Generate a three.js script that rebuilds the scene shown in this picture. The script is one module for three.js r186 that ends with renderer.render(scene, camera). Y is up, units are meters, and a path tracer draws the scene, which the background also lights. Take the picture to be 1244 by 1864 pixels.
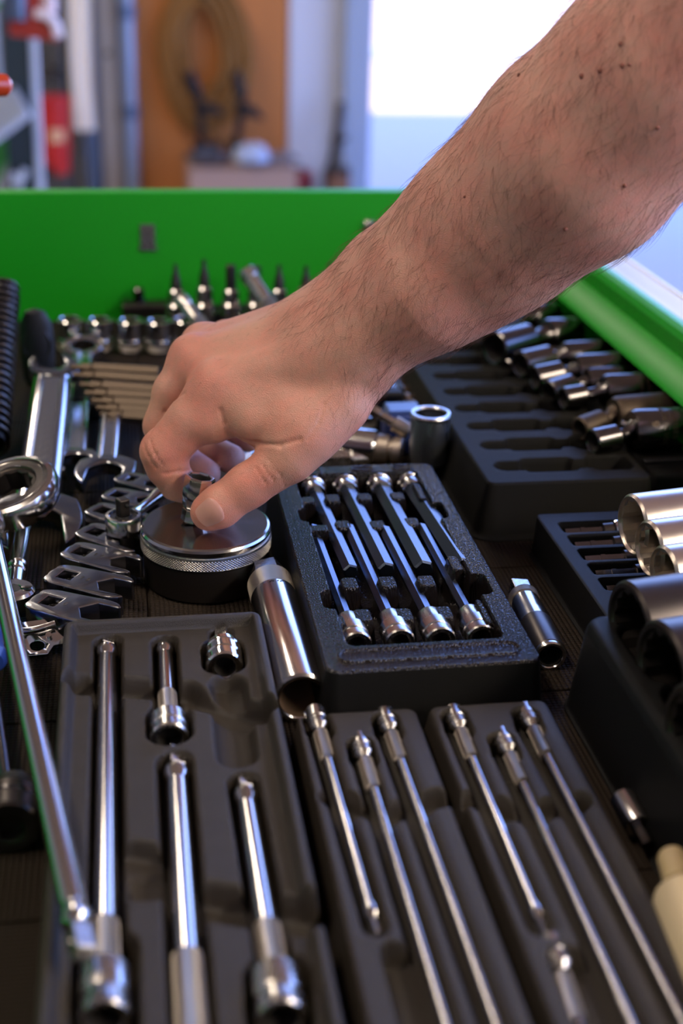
import * as THREE from 'three';
import { mergeGeometries, mergeVertices, toCreasedNormals } from 'three/addons/utils/BufferGeometryUtils.js';
import { RoundedBoxGeometry } from 'three/addons/geometries/RoundedBoxGeometry.js';
import { ImprovedNoise } from 'three/addons/math/ImprovedNoise.js';
import { FontLoader } from 'three/addons/loaders/FontLoader.js';
import { TextGeometry } from 'three/addons/geometries/TextGeometry.js';
import { RectAreaLightUniformsLib } from 'three/addons/lights/RectAreaLightUniformsLib.js';

const scene = new THREE.Scene();
const renderer = new THREE.WebGLRenderer({ antialias: true });
renderer.toneMapping = THREE.LinearToneMapping;
renderer.toneMappingExposure = 1.0;
renderer.shadowMap.enabled = true;
RectAreaLightUniformsLib.init();

// ---------------------------------------------------------------- camera
const DY = 0.85;                                   // the drawer's floor pan above the garage floor, metres
const camera = new THREE.PerspectiveCamera(42.446, 1244 / 1864, 0.02, 200);
camera.position.set(0, DY + 0.33, 0);
{
  const yaw = 9.5 * Math.PI / 180, pitch = 24.2 * Math.PI / 180;
  camera.lookAt(Math.sin(yaw) * Math.cos(pitch), DY + 0.33 - Math.sin(pitch), -Math.cos(yaw) * Math.cos(pitch));
  camera.rotateZ(1.65 * Math.PI / 180);
}
camera.focus = 0.66;
camera.userData.fStop = 5.0;

// ---------------------------------------------------------------- sky, sun, exposure
const EXPOSURE = 1.5;
renderer.toneMappingExposure = EXPOSURE;
{
  const w = 64, h = 64, px = new Float32Array(w * h * 4);
  for (let j = 0; j < h; j++) {
    const el = Math.max(0, Math.sin(((j + 0.5) / h - 0.5) * Math.PI)), t = Math.pow(el, 0.4);
    for (let i = 0; i < w; i++) {
      const k = (j * w + i) * 4;
      px[k] = 0.95 * (1 - t) + 0.17 * t; px[k + 1] = 1.22 * (1 - t) + 0.45 * t; px[k + 2] = 1.95 * (1 - t) + 1.75 * t; px[k + 3] = 1;
    }
  }
  const tex = new THREE.DataTexture(px, w, h, THREE.RGBAFormat, THREE.FloatType);
  tex.mapping = THREE.EquirectangularReflectionMapping; tex.magFilter = tex.minFilter = THREE.LinearFilter; tex.needsUpdate = true;
  scene.background = tex;
  scene.backgroundIntensity = 2.5;
}
const sun = new THREE.DirectionalLight(new THREE.Color(1, 0.93, 0.82), 7.5);
sun.position.set(3.2, 9, 7.2); sun.target.position.set(0, 0, 0); sun.castShadow = true;
sun.shadow.mapSize.set(2048, 2048);
Object.assign(sun.shadow.camera, { left: -14, right: 14, top: 14, bottom: -14, near: 0.5, far: 40 });
scene.add(sun, sun.target);

// ---------------------------------------------------------------- helpers
let seed = 7;
const rnd = () => { seed = (seed * 1664525 + 1013904223) >>> 0; return seed / 4294967296; };
const rr = (a, b) => a + (b - a) * rnd();
const noise = new ImprovedNoise();
const C = 0.01;
const V = (x, y, z) => new THREE.Vector3(x, y, z);                  // centimetres, drawer frame
const W = (x, y, z) => new THREE.Vector3(x * C, DY + y * C, z * C); // the same point in the world, metres
const smooth = (a, b, x) => { const t = Math.min(1, Math.max(0, (x - a) / (b - a))); return t * t * (3 - 2 * t); };
const lerp = (a, b, t) => a + (b - a) * t;
const used = {};
function numbered(n) { used[n] = (used[n] ?? -1) + 1; return used[n] ? n + '_' + String(used[n]).padStart(3, '0') : n; }
function tag(o, label, category, group, kind) {
  if (label) o.userData.label = label; if (category) o.userData.category = category;
  if (group) o.userData.group = group; if (kind) o.userData.kind = kind; return o;
}
// a thing: a Group at (x,y,z) cm in the drawer frame
function thing(name, label, category, p = V(0, 0, 0), group) {
  const o = new THREE.Group(); o.name = numbered(name); o.position.copy(W(p.x, p.y, p.z)); scene.add(o);
  return tag(o, label, category, group);
}
// geometry in cm -> mesh in metres
function part(name, geo, mat, parent = scene, scale = C) {
  const list = Array.isArray(geo) ? geo : [geo];
  let g = list.length > 1 ? mergeGeometries(list.map((q) => { const n = q.index ? q.toNonIndexed() : q; for (const k of Object.keys(n.attributes)) if (!['position', 'normal', 'uv'].includes(k)) n.deleteAttribute(k); return n; })) : list[0];
  if (scale !== 1) { g = g.clone(); g.scale(scale, scale, scale); }
  const m = new THREE.Mesh(g, mat); m.name = parent === scene ? numbered(name) : name; m.castShadow = m.receiveShadow = true;
  parent.add(m); return m;
}
function struct(name, geo, mat, scale = 1) { const m = part(name, geo, mat, scene, scale); m.userData.kind = 'structure'; return m; }
const box = (w, h, d, x = 0, y = 0, z = 0, r = 0) => { const g = r ? new RoundedBoxGeometry(w, h, d, 3, r) : new THREE.BoxGeometry(w, h, d); g.translate(x, y, z); return g; };
const crease = (g, a = 0.6) => toCreasedNormals(g, a);
const lathe = (pts, seg = 40, a = 0.5) => crease(new THREE.LatheGeometry(pts.map(([r, y]) => new THREE.Vector2(Math.max(r, 0.0001), y)), seg), a);
const cyl = (r0, r1, y0, y1, seg = 24) => { const g = new THREE.CylinderGeometry(r1, r0, y1 - y0, seg); g.translate(0, (y0 + y1) / 2, 0); return g; };
const tube = (pts, r, seg = 40, rad = 8, closed = false) => new THREE.TubeGeometry(new THREE.CatmullRomCurve3(pts, closed), seg, r, rad, closed);
function poly(pts) { const s = new THREE.Shape(); pts.forEach(([x, y], i) => i ? s.lineTo(x, y) : s.moveTo(x, y)); s.closePath(); return s; }
const extr = (shape, depth, b = 0.05, seg = 2, curve = 20) => crease(new THREE.ExtrudeGeometry(shape, { depth: depth - 2 * b, bevelEnabled: b > 0, bevelThickness: b, bevelSize: b, bevelOffset: -b, bevelSegments: seg, curveSegments: curve }), 0.5);
// turn an object so that its +y runs along d; spin about it
function aim(o, d, spin = 0) {
  o.quaternion.setFromUnitVectors(V(0, 1, 0), d.clone().normalize());
  if (spin) o.quaternion.multiply(new THREE.Quaternion().setFromAxisAngle(V(0, 1, 0), spin)); return o;
}
function copyOf(o, p, label) { const c = o.clone(); c.name = numbered(o.name.replace(/_\d{3}$/, '')); c.userData = { ...o.userData }; if (label) c.userData.label = label; if (p) c.position.copy(W(p.x, p.y, p.z)); scene.add(c); return c; }

// ---------------------------------------------------------------- textures and materials
function tex(w, h, fn, srgb = false, rep) {
  const d = new Uint8Array(w * h * 4);
  for (let y = 0; y < h; y++) for (let x = 0; x < w; x++) { const c = fn(x / w, y / h); const k = (y * w + x) * 4; if (typeof c === 'number') d[k] = d[k + 1] = d[k + 2] = Math.max(0, Math.min(255, c * 255)); else for (let i = 0; i < 3; i++) d[k + i] = Math.max(0, Math.min(255, c[i] * 255)); d[k + 3] = 255; }
  const t = new THREE.DataTexture(d, w, h); t.wrapS = t.wrapT = THREE.RepeatWrapping; t.magFilter = THREE.LinearFilter; t.minFilter = THREE.LinearMipmapLinearFilter; t.generateMipmaps = true;
  if (srgb) t.colorSpace = THREE.SRGBColorSpace; if (rep) t.repeat.set(...rep); t.needsUpdate = true; return t;
}
// tileable fractal noise 0..1
function fbm(u, v, f, oct = 4, sx = 1, z = 0) { let s = 0, a = 0.5, n = 0; const A = Math.PI * 2; for (let i = 0; i < oct; i++) { const fr = f * (1 << i) / 6.283; s += a * noise.noise(Math.cos(u * A) * fr * sx + z, Math.sin(u * A) * fr * sx + Math.cos(v * A) * fr, Math.sin(v * A) * fr + z * 1.7); n += a; a *= 0.5; } return 0.5 + 0.5 * s / n * 1.4; }
function hash2(i, j) { const s = Math.sin(i * 127.1 + j * 311.7) * 43758.5453; return s - Math.floor(s); }
function cells(u, v, n) { let best = 9, x = u * n, y = v * n, xi = Math.floor(x), yi = Math.floor(y); for (let a = -1; a < 2; a++) for (let b = -1; b < 2; b++) { const i = ((xi + a) % n + n) % n, j = ((yi + b) % n + n) % n, dx = xi + a + hash2(i, j) - x, dy = yi + b + hash2(j + 57, i + 13) - y; best = Math.min(best, dx * dx + dy * dy); } return Math.sqrt(best); }
const T = {};
T.smudge = tex(256, 256, (u, v) => 0.35 + 0.65 * fbm(u, v, 5, 5));
T.fine = tex(256, 256, (u, v) => 0.5 * fbm(u, v, 60, 2) + 0.5 * hash2(Math.floor(u * 256), Math.floor(v * 256)));
T.pebble = tex(256, 256, (u, v) => Math.max(0, 1 - 1.5 * cells(u, v, 22)));
T.knurl = tex(64, 64, (u, v) => { const a = Math.abs(((u + v) * 2 % 1 + 1) % 1 - 0.5) * 2, b = Math.abs(((u - v) * 2 % 1 + 1) % 1 - 0.5) * 2; return Math.min(a, b); });
T.brush = tex(256, 64, (u, v) => 0.5 + 0.5 * (hash2(Math.floor(v * 64), 3) - 0.5) + 0.2 * (hash2(Math.floor(u * 40), Math.floor(v * 64)) - 0.5));
const rep = (t, x, y) => { const c = t.clone(); c.repeat.set(x, y); c.needsUpdate = true; return c; };
const std = (o) => new THREE.MeshStandardMaterial(o);
const phys = (o) => new THREE.MeshPhysicalMaterial(o);
const rgb = (r, g, b) => new THREE.Color().setRGB(r, g, b);
const M = {
  chrome: std({ color: rgb(0.52, 0.50, 0.485), metalness: 1, roughness: 0.26, roughnessMap: rep(T.smudge, 1, 1) }),
  mirror: std({ color: rgb(0.66, 0.64, 0.62), metalness: 1, roughness: 0.1 }),
  satin: std({ color: rgb(0.50, 0.48, 0.46), metalness: 1, roughness: 0.36, roughnessMap: rep(T.smudge, 2, 2), bumpMap: rep(T.fine, 2, 2), bumpScale: 0.00002 }),
  worn: std({ color: rgb(0.42, 0.36, 0.30), metalness: 1, roughness: 0.45 }),
  knurl: std({ color: rgb(0.46, 0.41, 0.35), metalness: 1, roughness: 0.35, bumpMap: rep(T.knurl, 14, 30), bumpScale: 0.0006 }),
  knurlFine: std({ color: rgb(0.5, 0.47, 0.42), metalness: 1, roughness: 0.3, bumpMap: rep(T.knurl, 64, 10), bumpScale: 0.0008 }),
  oxide: std({ color: rgb(0.075, 0.092, 0.125), metalness: 1, roughness: 0.26, bumpMap: rep(T.fine, 1, 4), bumpScale: 0.00003 }),
  gun: std({ color: rgb(0.13, 0.12, 0.118), metalness: 1, roughness: 0.3, roughnessMap: rep(T.smudge, 1, 1) }),
  gunDark: std({ color: rgb(0.07, 0.06, 0.055), metalness: 0.9, roughness: 0.35 }),
  brown: std({ color: rgb(0.10, 0.075, 0.055), metalness: 0.9, roughness: 0.5, bumpMap: rep(T.fine, 1, 1), bumpScale: 0.00005 }),
  black: phys({ color: rgb(0.010, 0.010, 0.011), roughness: 0.45, specularIntensity: 0.5 }),
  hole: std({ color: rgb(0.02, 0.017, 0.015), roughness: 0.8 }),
  trayGrey: phys({ color: rgb(0.030, 0.024, 0.018), specularIntensity: 0.7, roughness: 0.34, bumpMap: rep(T.pebble, 60, 60), bumpScale: 0.00012 }),
  trayDark: phys({ color: rgb(0.011, 0.0105, 0.009), specularIntensity: 0.2, roughness: 0.5, bumpMap: rep(T.pebble, 60, 60), bumpScale: 0.0001 }),
  trayGloss: phys({ color: rgb(0.008, 0.006, 0.006), specularIntensity: 0.7, ior: 1.5, roughness: 0.16, bumpMap: rep(T.pebble, 16, 16), bumpScale: 0.00034 }),
  trayBlack: phys({ color: rgb(0.006, 0.006, 0.006), specularIntensity: 0.35, roughness: 0.34, bumpMap: rep(T.pebble, 60, 60), bumpScale: 0.0001 }),
  green: new THREE.MeshPhysicalMaterial({ color: rgb(0.004, 0.33, 0.004), roughness: 0.45, clearcoat: 0.12, clearcoatRoughness: 0.4 }),
  liner: phys({ specularIntensity: 0.25, color: rgb(0.024, 0.017, 0.012), roughness: 0.75, bumpMap: tex(128, 128, (u, v) => 0.6 * Math.pow(Math.abs(Math.sin(u * Math.PI * 8)), 0.6) + 0.4 * Math.pow(Math.abs(Math.sin(v * Math.PI * 10)), 0.7), false, [6, 6]), bumpScale: 0.0016 }),
};

// ================================================================ the garage
{
  const plaster = std({ color: rgb(0.42, 0.40, 0.37), roughness: 0.9 });
  const wallWhite = std({ color: rgb(0.24, 0.24, 0.25), roughness: 0.7 });
  const woodCeil = std({ color: rgb(0.36, 0.25, 0.16), roughness: 0.8 });
  const concrete = std({ color: rgb(0.50, 0.46, 0.40), roughness: 0.75, bumpMap: rep(T.fine, 20, 20), bumpScale: 0.0006 });
  const apron = std({ color: rgb(0.50, 0.335, 0.235), roughness: 0.9, bumpMap: rep(T.fine, 60, 60), bumpScale: 0.002 });
  const t = 0.16;
  struct('floor', box(8.4, 0.15, 9.9, 0.35, -0.075, -1.2), concrete);
  struct('ceiling', box(8.4, t, 9.9, 0.35, 4.9 + t / 2, -1.2), woodCeil);
  struct('wall_left', box(t, 4.9, 9.9, -3.77, 2.45, -1.2), plaster);
  struct('wall_right', [box(t, 4.9, 1.9, 4.47, 2.45, -5.2), box(t, 4.9, 1.15, 4.47, 2.45, 3.175), box(t, 1.1, 6.85, 4.47, 4.35, -0.825)], plaster);
  struct('wall_back', [box(4.74, 4.9, t, -1.33, 2.45, -6.08), box(0.3, 4.9, t, 4.24, 2.45, -6.08), box(3.05, 0.45, t, 2.565, 4.675, -6.08)], wallWhite);
  struct('wall_front', box(8.4, 4.9, t, 0.35, 2.45, 3.67), plaster);
  struct('ground', box(60, 0.2, 60, 0, -0.26, -20), apron);
  // steel door post on the left of the big opening
  const steelBlue = std({ color: rgb(0.36, 0.42, 0.52), roughness: 0.45, metalness: 0.3 });
  struct('trim_1', [box(0.10, 4.45, 0.12, 0.995, 2.225, -5.93), box(0.03, 4.45, 0.05, 1.06, 2.225, -5.97)], steelBlue);
  // a low kerb and a white roller gate far out on the sunlit yard
  struct('kerb', box(40, 0.09, 0.4, 4, -0.115, -14.6), std({ color: rgb(0.35, 0.36, 0.38), roughness: 0.9 }));

  // -------- ceiling lamps: glowing tubes and a light of the same size below each
  const glow = std({ color: 0xffffff, emissive: new THREE.Color(1, 0.86, 0.70), emissiveIntensity: 4 });
  for (const [i, x, z, y = 360] of [[0, -1.1, -0.5, 250], [1, 1.25, 0.55, 105], [2, -1.0, -4.5, 215]]) {
    const l = thing('hanging_lamp', ['long hanging lamp over the left of the tool drawer', 'long hanging lamp over the right of the tool drawer', 'long hanging lamp near the far wall with the plywood board'][i], 'lamp', V(x * 100, y, z * 100));
    part('housing', box(0.34, 0.07, 1.5, 0, 0.05, 0, 0.02), std({ color: rgb(0.6, 0.6, 0.6), roughness: 0.5 }), l, 1);
    part('diffuser', box(0.28, 0.03, 1.44, 0, 0.0, 0, 0.01), glow, l, 1);
    part('cable', [cyl(0.006, 0.006, 0.08, 4.05 - y / 100, 8)], M.black, l, 1);
    const a = new THREE.RectAreaLight(new THREE.Color(1, 0.85, 0.68), 19, 0.28, 1.44);
    a.position.set(0, -0.03, 0); a.rotation.x = -Math.PI / 2; l.add(a);
  }

  // -------- plywood board with the coiled hose
  const ply = std({ roughness: 0.7, color: 0xffffff, map: tex(256, 256, (u, v) => { const n = fbm(u, v, 2.2, 5, 4), g = 0.92 + 0.16 * (n - 0.5); return [0.80 * g, 0.50 * g, 0.24 * g]; }, true, [1, 1]) });
  const bd = thing('plywood_board', 'tall orange-brown plywood board fixed on the far garage wall', 'board', V(37, -92.36, -599));
  part('sheet', box(67, 210, 1.6, 0, 60, 1.4, 0.3), ply, bd);
  for (const [x, y] of [[-31, 20], [31, 20], [-31, 150], [31, 150]]) part('screw', lathe([[0, 0.4], [0.5, 0.3], [0.7, 0]], 12).rotateX(Math.PI / 2).translate(x, y, 2.2), M.gunDark, bd);
  const hoseM = std({ color: rgb(0.24, 0.105, 0.018), roughness: 0.8 });
  const hs = thing('air_hose', 'brown-yellow air hose coiled on the plywood board', 'hose', V(34.54, -19.97, -592));
  for (let k = 0; k < 17; k++) {
    const q = k / 16, rx = 9 + 9.5 * q + rr(-0.8, 0.8), ry = 19 + 12 * q + rr(-2, 2), ox = rr(-2, 2), oy = rr(-2.5, 2), dz = rr(0, 3), ph = rr(0, 6), pts = [];
    for (let i = 0; i < 20; i++) { const a = i / 20 * Math.PI * 2; pts.push(V(ox + Math.cos(a) * (rx + Math.sin(a * 2 + ph)), oy + Math.sin(a) * ry, dz + Math.sin(a * 3 + ph) * 0.6)); }
    part('hose_loop', tube(pts, 1.25, 80, 8, true), hoseM, hs);
  }
  part('hose_tail', tube([V(-14, 14, 3), V(-10, -2, 4), V(-3, -20, 4.5), V(3, -34, 4), V(12, -36, 3)], 1.2, 40, 8), hoseM, hs);
  part('hook', tube([V(0, 23, -4.2), V(0, 22, 5), V(0, 26, 7)], 1, 16, 8), M.gunDark, hs);

  // -------- cardboard box with clutter on it
  const bx = thing('cardboard_box', 'pinkish brown cardboard box below the coiled hose', 'box', V(46.74, -71.62, -560));
  const card = std({ color: rgb(0.42, 0.27, 0.20), roughness: 0.85 });
  part('carton', box(44, 62, 30, 0, -20.3, 0, 0.6), card, bx);
  part('flap', box(43, 0.5, 14, 0, 11.0, 8.4), card, bx); part('flap', box(43, 0.5, 14, 0, 11.0, -8.4), card, bx);
  part('tape', box(4.5, 0.1, 30.4, 0, 11.4, 0), std({ color: rgb(0.5, 0.36, 0.22), roughness: 0.4 }), bx);
  const cl = thing('crumpled_rag', 'crumpled pale blue rag lying on the cardboard box', 'rag', V(50.65, -57.87, -552));
  { const g = new THREE.SphereGeometry(1, 48, 32), p = g.attributes.position; for (let i = 0; i < p.count; i++) { const x = p.getX(i), y = p.getY(i), z = p.getZ(i), n = 1 + 0.35 * noise.noise(x * 2.4, y * 2.4, z * 2.4) + 0.15 * noise.noise(x * 6, y * 6, z * 6); p.setXYZ(i, x * 7.5 * n, Math.max(-0.1, y * 6 * n), z * 9 * n); } g.computeVertexNormals(); part('cloth', g, std({ color: rgb(0.45, 0.52, 0.66), roughness: 0.9 }), cl); }
  const rags = [[380, 296, 9, rgb(0.05, 0.05, 0.06), 'dark oily rag lying on the left of the cardboard box'], [500, 297, 6, rgb(0.16, 0.15, 0.16), 'grey rag lying on the right end of the cardboard box']];
  for (const [u, v, s, c, lab] of rags) {
    const p = u === 380 ? V(32.65, -58.11, -552) : V(63.58, -58.08, -552);
    const r = thing('shop_rag', lab, 'rag', p); const g = new THREE.SphereGeometry(1, 32, 20), q = g.attributes.position;
    for (let i = 0; i < q.count; i++) { const x = q.getX(i), y = q.getY(i), z = q.getZ(i), n = 1 + 0.4 * noise.noise(x * 2 + u, y * 2, z * 2); q.setXYZ(i, x * s * n, Math.max(-0.1, y * s * 0.5 * n), z * s * 0.6 * n); }
    g.computeVertexNormals(); part('cloth', g, std({ color: c, roughness: 0.9 }), r);
  }
  // black clamps standing on the box
  const clampAt = [[V(31.25, -46.63, -571), 'black bar clamp standing on the left of the cardboard box'], [V(47.33, -46.56, -571), 'black bar clamp standing behind the pale blue rag on the cardboard box']];
  clampAt.forEach(([p, lab], i) => {
    const c = thing('bar_clamp', lab, 'clamp', p); c.rotation.z = i ? -0.12 : 0.05;
    part('bar', box(3.4, 27, 2.0, 0, 0, 0, 0.4), M.black, c);
    part('jaw', extr(poly([[-1.5, 9], [6, 8], [10, 4], [9, 2.5], [4, 4], [-1.5, 3]]), 3, 0.3).translate(0, 0, -1.5), M.black, c);
    part('jaw', extr(poly([[-4, -13], [3, -13], [8, -9], [7, -7], [2, -8], [-4, -7]]), 3.4, 0.3).translate(0, 0, -1.7), M.black, c);
    part('grip', lathe([[0, 0], [2.4, 0.4], [2.7, 3], [2, 6], [2.5, 9], [0, 10]], 20).rotateZ(0.3).translate(-1, 12, 0), M.black, c);
  });

  // -------- right of the board: white door leaf, machine, red can
  const wl = thing('leaning_sheet', 'pale white panel leaning between board and door post', 'panel', V(83.07, -92.22, -597));
  part('sheet', box(24, 205, 2, 0, 58, 0, 0.4), std({ color: rgb(0.62, 0.64, 0.70), roughness: 0.5 }), wl);
  part('edge_strip', box(1.6, 205, 3, 12.6, 58, 0.4, 0.3), std({ color: rgb(0.3, 0.3, 0.34), roughness: 0.5 }), wl);
  const jk = thing('floor_jack', 'dark jack leaning upright beside the steel door post', 'jack', V(89.93, -74.52, -575));
  part('frame', [box(7, 66, 8, -2.4, -24, 0, 1), box(5, 52, 6, 3, -16, 0, 0.8)], M.gunDark, jk);
  part('arm', tube([V(-3, 6, 0), V(0, 22, 0), V(2, 36, -4)], 2.2, 16, 8), M.gunDark, jk);
  part('saddle', lathe([[0, 3], [3.6, 3], [4.2, 1.5], [2.2, 0], [0, 0]], 24).translate(1, 20, 0), M.gunDark, jk);
  part('wheel', lathe([[0, -2], [5, -2], [6, -1], [6, 1], [5, 2], [0, 2]], 28).rotateZ(Math.PI / 2).translate(0, -51, 4), M.black, jk);
  part('body_panel', box(9, 8, 6, 0, 3, 5, 1), std({ color: rgb(0.20, 0.08, 0.03), roughness: 0.5 }), jk);
  const rc = thing('red_can', 'small red can standing at the foot of the white panel', 'can', V(75.13, -72.94, -586));
  part('body', lathe([[0, -10], [6, -10], [6.2, -9], [6.2, 3], [5.4, 4.4], [0, 4.6]], 32), std({ color: rgb(0.30, 0.025, 0.03), roughness: 0.4 }), rc);
  part('cap', lathe([[1.8, 4.4], [1.8, 6], [0, 6.2]], 20), M.black, rc);
  part('stand', box(16, 46, 14, 0, -33, 0, 0.6), std({ color: rgb(0.12, 0.10, 0.09), roughness: 0.8 }), rc);

  // -------- left of the board: columns, hanging towel, bucket
  const colM = [std({ color: rgb(0.085, 0.08, 0.075), roughness: 0.6, metalness: 0.2 }), std({ color: rgb(0.12, 0.17, 0.28), roughness: 0.4, metalness: 0.4 }), std({ color: rgb(0.36, 0.31, 0.26), roughness: 0.5 }), std({ color: rgb(0.30, 0.38, 0.55), roughness: 0.3, metalness: 0.35 })];
  const cdat = [[100, 46, 0, 'dark grey steel wall column behind the red bucket', V(-31.32, -90.92, -594)], [172, 22, 1, 'blue-grey steel column right of the hanging towel', V(-14.19, -91.02, -594)], [206, 36, 2, 'beige timber column between the blue-grey steel columns', V(-6.04, -91.07, -594)], [240, 24, 3, 'pale blue steel pipe at the left edge of the plywood board', V(2.37, -90.28, -590)]];
  for (const [u, wpx, k, lab, p] of cdat) {
    const w = wpx * (k === 2 ? 0.22 : 0.25), c = thing(k === 3 ? 'steel_pipe' : k === 2 ? 'timber_post' : 'steel_column', lab, k === 3 ? 'pipe' : 'column', p);
    if (k === 3) { part('pipe', cyl(w / 2, w / 2, -60, 170, 28), colM[k], c); for (const y of [6, 46, 86, 130]) part('collar', lathe([[w / 2, -3], [w / 2 + 0.8, -2.6], [w / 2 + 0.8, 2.6], [w / 2, 3]], 28).translate(0, y, 0), colM[1], c); }
    else if (k === 2) { part('timber', box(w, 230, 5, 0, 55, 0, 0.4), colM[k], c); for (const y of [10, 70, 120]) part('bolt', lathe([[0, 1], [1.2, 0.9], [1.4, 0]], 6).rotateX(Math.PI / 2).translate(0, y, 2.5), M.gun, c); }
    else { part('web', box(w * 0.3, 230, 5, 0, 55, 0), colM[k], c); for (const s of [-1, 1]) part('flange', box(w * 0.4, 230, 7, s * w * 0.31, 55, 0.6, 0.3), colM[k], c); }
  }
  const tw = thing('hanging_towel', 'long cream towel hanging in front of the steel columns', 'towel', V(-16.97, 0.78, -574));
  { const g = new THREE.PlaneGeometry(8.6, 92, 24, 60), p = g.attributes.position; for (let i = 0; i < p.count; i++) { const x = p.getX(i), y = p.getY(i); p.setZ(i, 0.9 * Math.sin(x * 1.5 + y * 0.02) + 0.4 * Math.sin(y * 0.12 + x)); p.setX(i, x + 0.5 * Math.sin(y * 0.06)); } g.computeVertexNormals(); g.translate(0.4, -4.6, 0);
    part('cloth', [g, g.clone().translate(0, 0, 0.35)], new THREE.MeshStandardMaterial({ color: rgb(0.86, 0.78, 0.66), roughness: 0.95, side: THREE.DoubleSide }), tw);
    part('peg', lathe([[0, 0], [0.9, 0], [0.9, 24], [0, 24]], 12).rotateX(-Math.PI / 2).translate(0, 40, 2), M.gunDark, tw); }
  const bk = thing('red_bucket', 'red plastic bucket hung on the wall, a pale label on it', 'bucket', V(-27.88, -49.38, -555));
  const redM = std({ color: rgb(0.52, 0.012, 0.010), roughness: 0.35 });
  part('tub', lathe([[0, -14.5], [4.6, -14.5], [5, -14], [6.9, 13.5], [7.5, 13.8], [7.5, 15.4], [6.6, 15.4], [4.6, -13.5], [0, -13.5]], 40), redM, bk);
  { const g = new THREE.CylinderGeometry(6.42, 6.05, 5, 20, 1, true, -0.35, 1.0); part('label', g.translate(0, 1, 0), std({ color: rgb(0.75, 0.42, 0.22), roughness: 0.5, side: THREE.DoubleSide }), bk); }
  part('handle', tube([V(-7.2, 14, 0), V(-5, 20, -9), V(0, 22, -14), V(5, 20, -9), V(7.2, 14, 0)], 0.35, 30, 6), M.gun, bk);
  part('black_foot', box(5, 4, 4, -2.6, -13, 3, 0.8), M.black, bk);
  part('bracket', box(2, 3, 26, 0, 22, -26), M.gunDark, bk);

  // -------- the left: a step ladder / service cart
  const ld = thing('step_ladder', 'step ladder with white steps, dark upright and green braces', 'ladder', V(-27.34, -28.52, -330));
  const lw = std({ color: rgb(0.56, 0.62, 0.74), roughness: 0.3, metalness: 0.3 }), ldk = std({ color: rgb(0.015, 0.028, 0.034), roughness: 0.5 }), lg = std({ color: rgb(0.05, 0.34, 0.04), roughness: 0.45 });
  part('upright', box(6.4, 150, 4, 2.4, -10, 0, 0.4).rotateZ(-0.02), ldk, ld);
  part('edge_rail', box(1.7, 150, 4.6, 6.5, -10, 0.2, 0.3).rotateZ(-0.02), lw, ld);
  { const g = box(30, 1.6, 18, 0, 0, 0, 0.3); const ribs = [g]; for (let k = 0; k < 8; k++) ribs.push(box(30, 0.5, 1.2, 0, 0.9, -7.7 + k * 2.2)); part('step', ribs.map((q) => q.rotateX(0.55).rotateZ(0.62).translate(-9, 14, 3)), lw, ld); }
  part('step', box(26, 1.6, 12, 0, 0, 0, 0.3).rotateX(0.5).rotateZ(0.45).translate(-9, 42, 3), lw, ld);
  part('brace', box(5, 34, 3, 0, 0, 0, 0.4).rotateZ(-0.5).translate(-6, 2, -6), lg, ld);
  part('brace', box(1.6, 26, 2, 0, 0, 0, 0.3).rotateZ(-1.1).translate(-8, 38, 1), lg, ld);
  part('brace', box(3, 30, 2, -16, 6, -8, 0.3), lg, ld);
  part('back_panel', box(10, 24, 1.2, -6.5, 29, -8, 0.3), std({ color: rgb(0.62, 0.66, 0.68), roughness: 0.6 }), ld);
  part('strut', box(1.8, 22, 1.6, 0, 0, 0, 0.3).rotateZ(-0.5).translate(-1.6, -4, 5), lw, ld);
  part('strut', box(1.4, 20, 1.6, 0, 0, 0, 0.3).rotateZ(0.14).translate(2.2, -5, 5), lw, ld);
  const rp = thing('red_pump', 'red and white machine part hanging over the ladder top', 'machine', V(-17.11, 13.18, -285));
  part('body', extr(poly([[-5, -3], [4.5, -4], [5, 0], [2, 1], [1.4, 6], [-1, 6], [-1.5, 0], [-5, 0]]), 3, 0.4).translate(0, 0, -1.5), std({ color: rgb(0.36, 0.03, 0.02), roughness: 0.35 }), rp);
  part('spout', tube([V(0.5, 1.4, 2), V(2.6, 1, 2.4), V(4.2, -0.6, 2.4), V(4.6, -3, 2.2)], 1.0, 20, 10), std({ color: rgb(0.85, 0.74, 0.76), roughness: 0.3 }), rp);
  part('pipe', cyl(1.5, 1.5, 0, 14, 20).translate(3.2, 1.5, 0.5), std({ color: rgb(0.8, 0.62, 0.62), roughness: 0.35 }), rp);
  part('cylinder', cyl(2.6, 2.6, -1, 12, 24).translate(-3.4, 1, 0), std({ color: rgb(0.10, 0.13, 0.2), roughness: 0.3, metalness: 0.5 }), rp);
  part('hanger', box(2, 60, 2, -2, 36, -2, 0.3), M.gunDark, rp);
}

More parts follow.
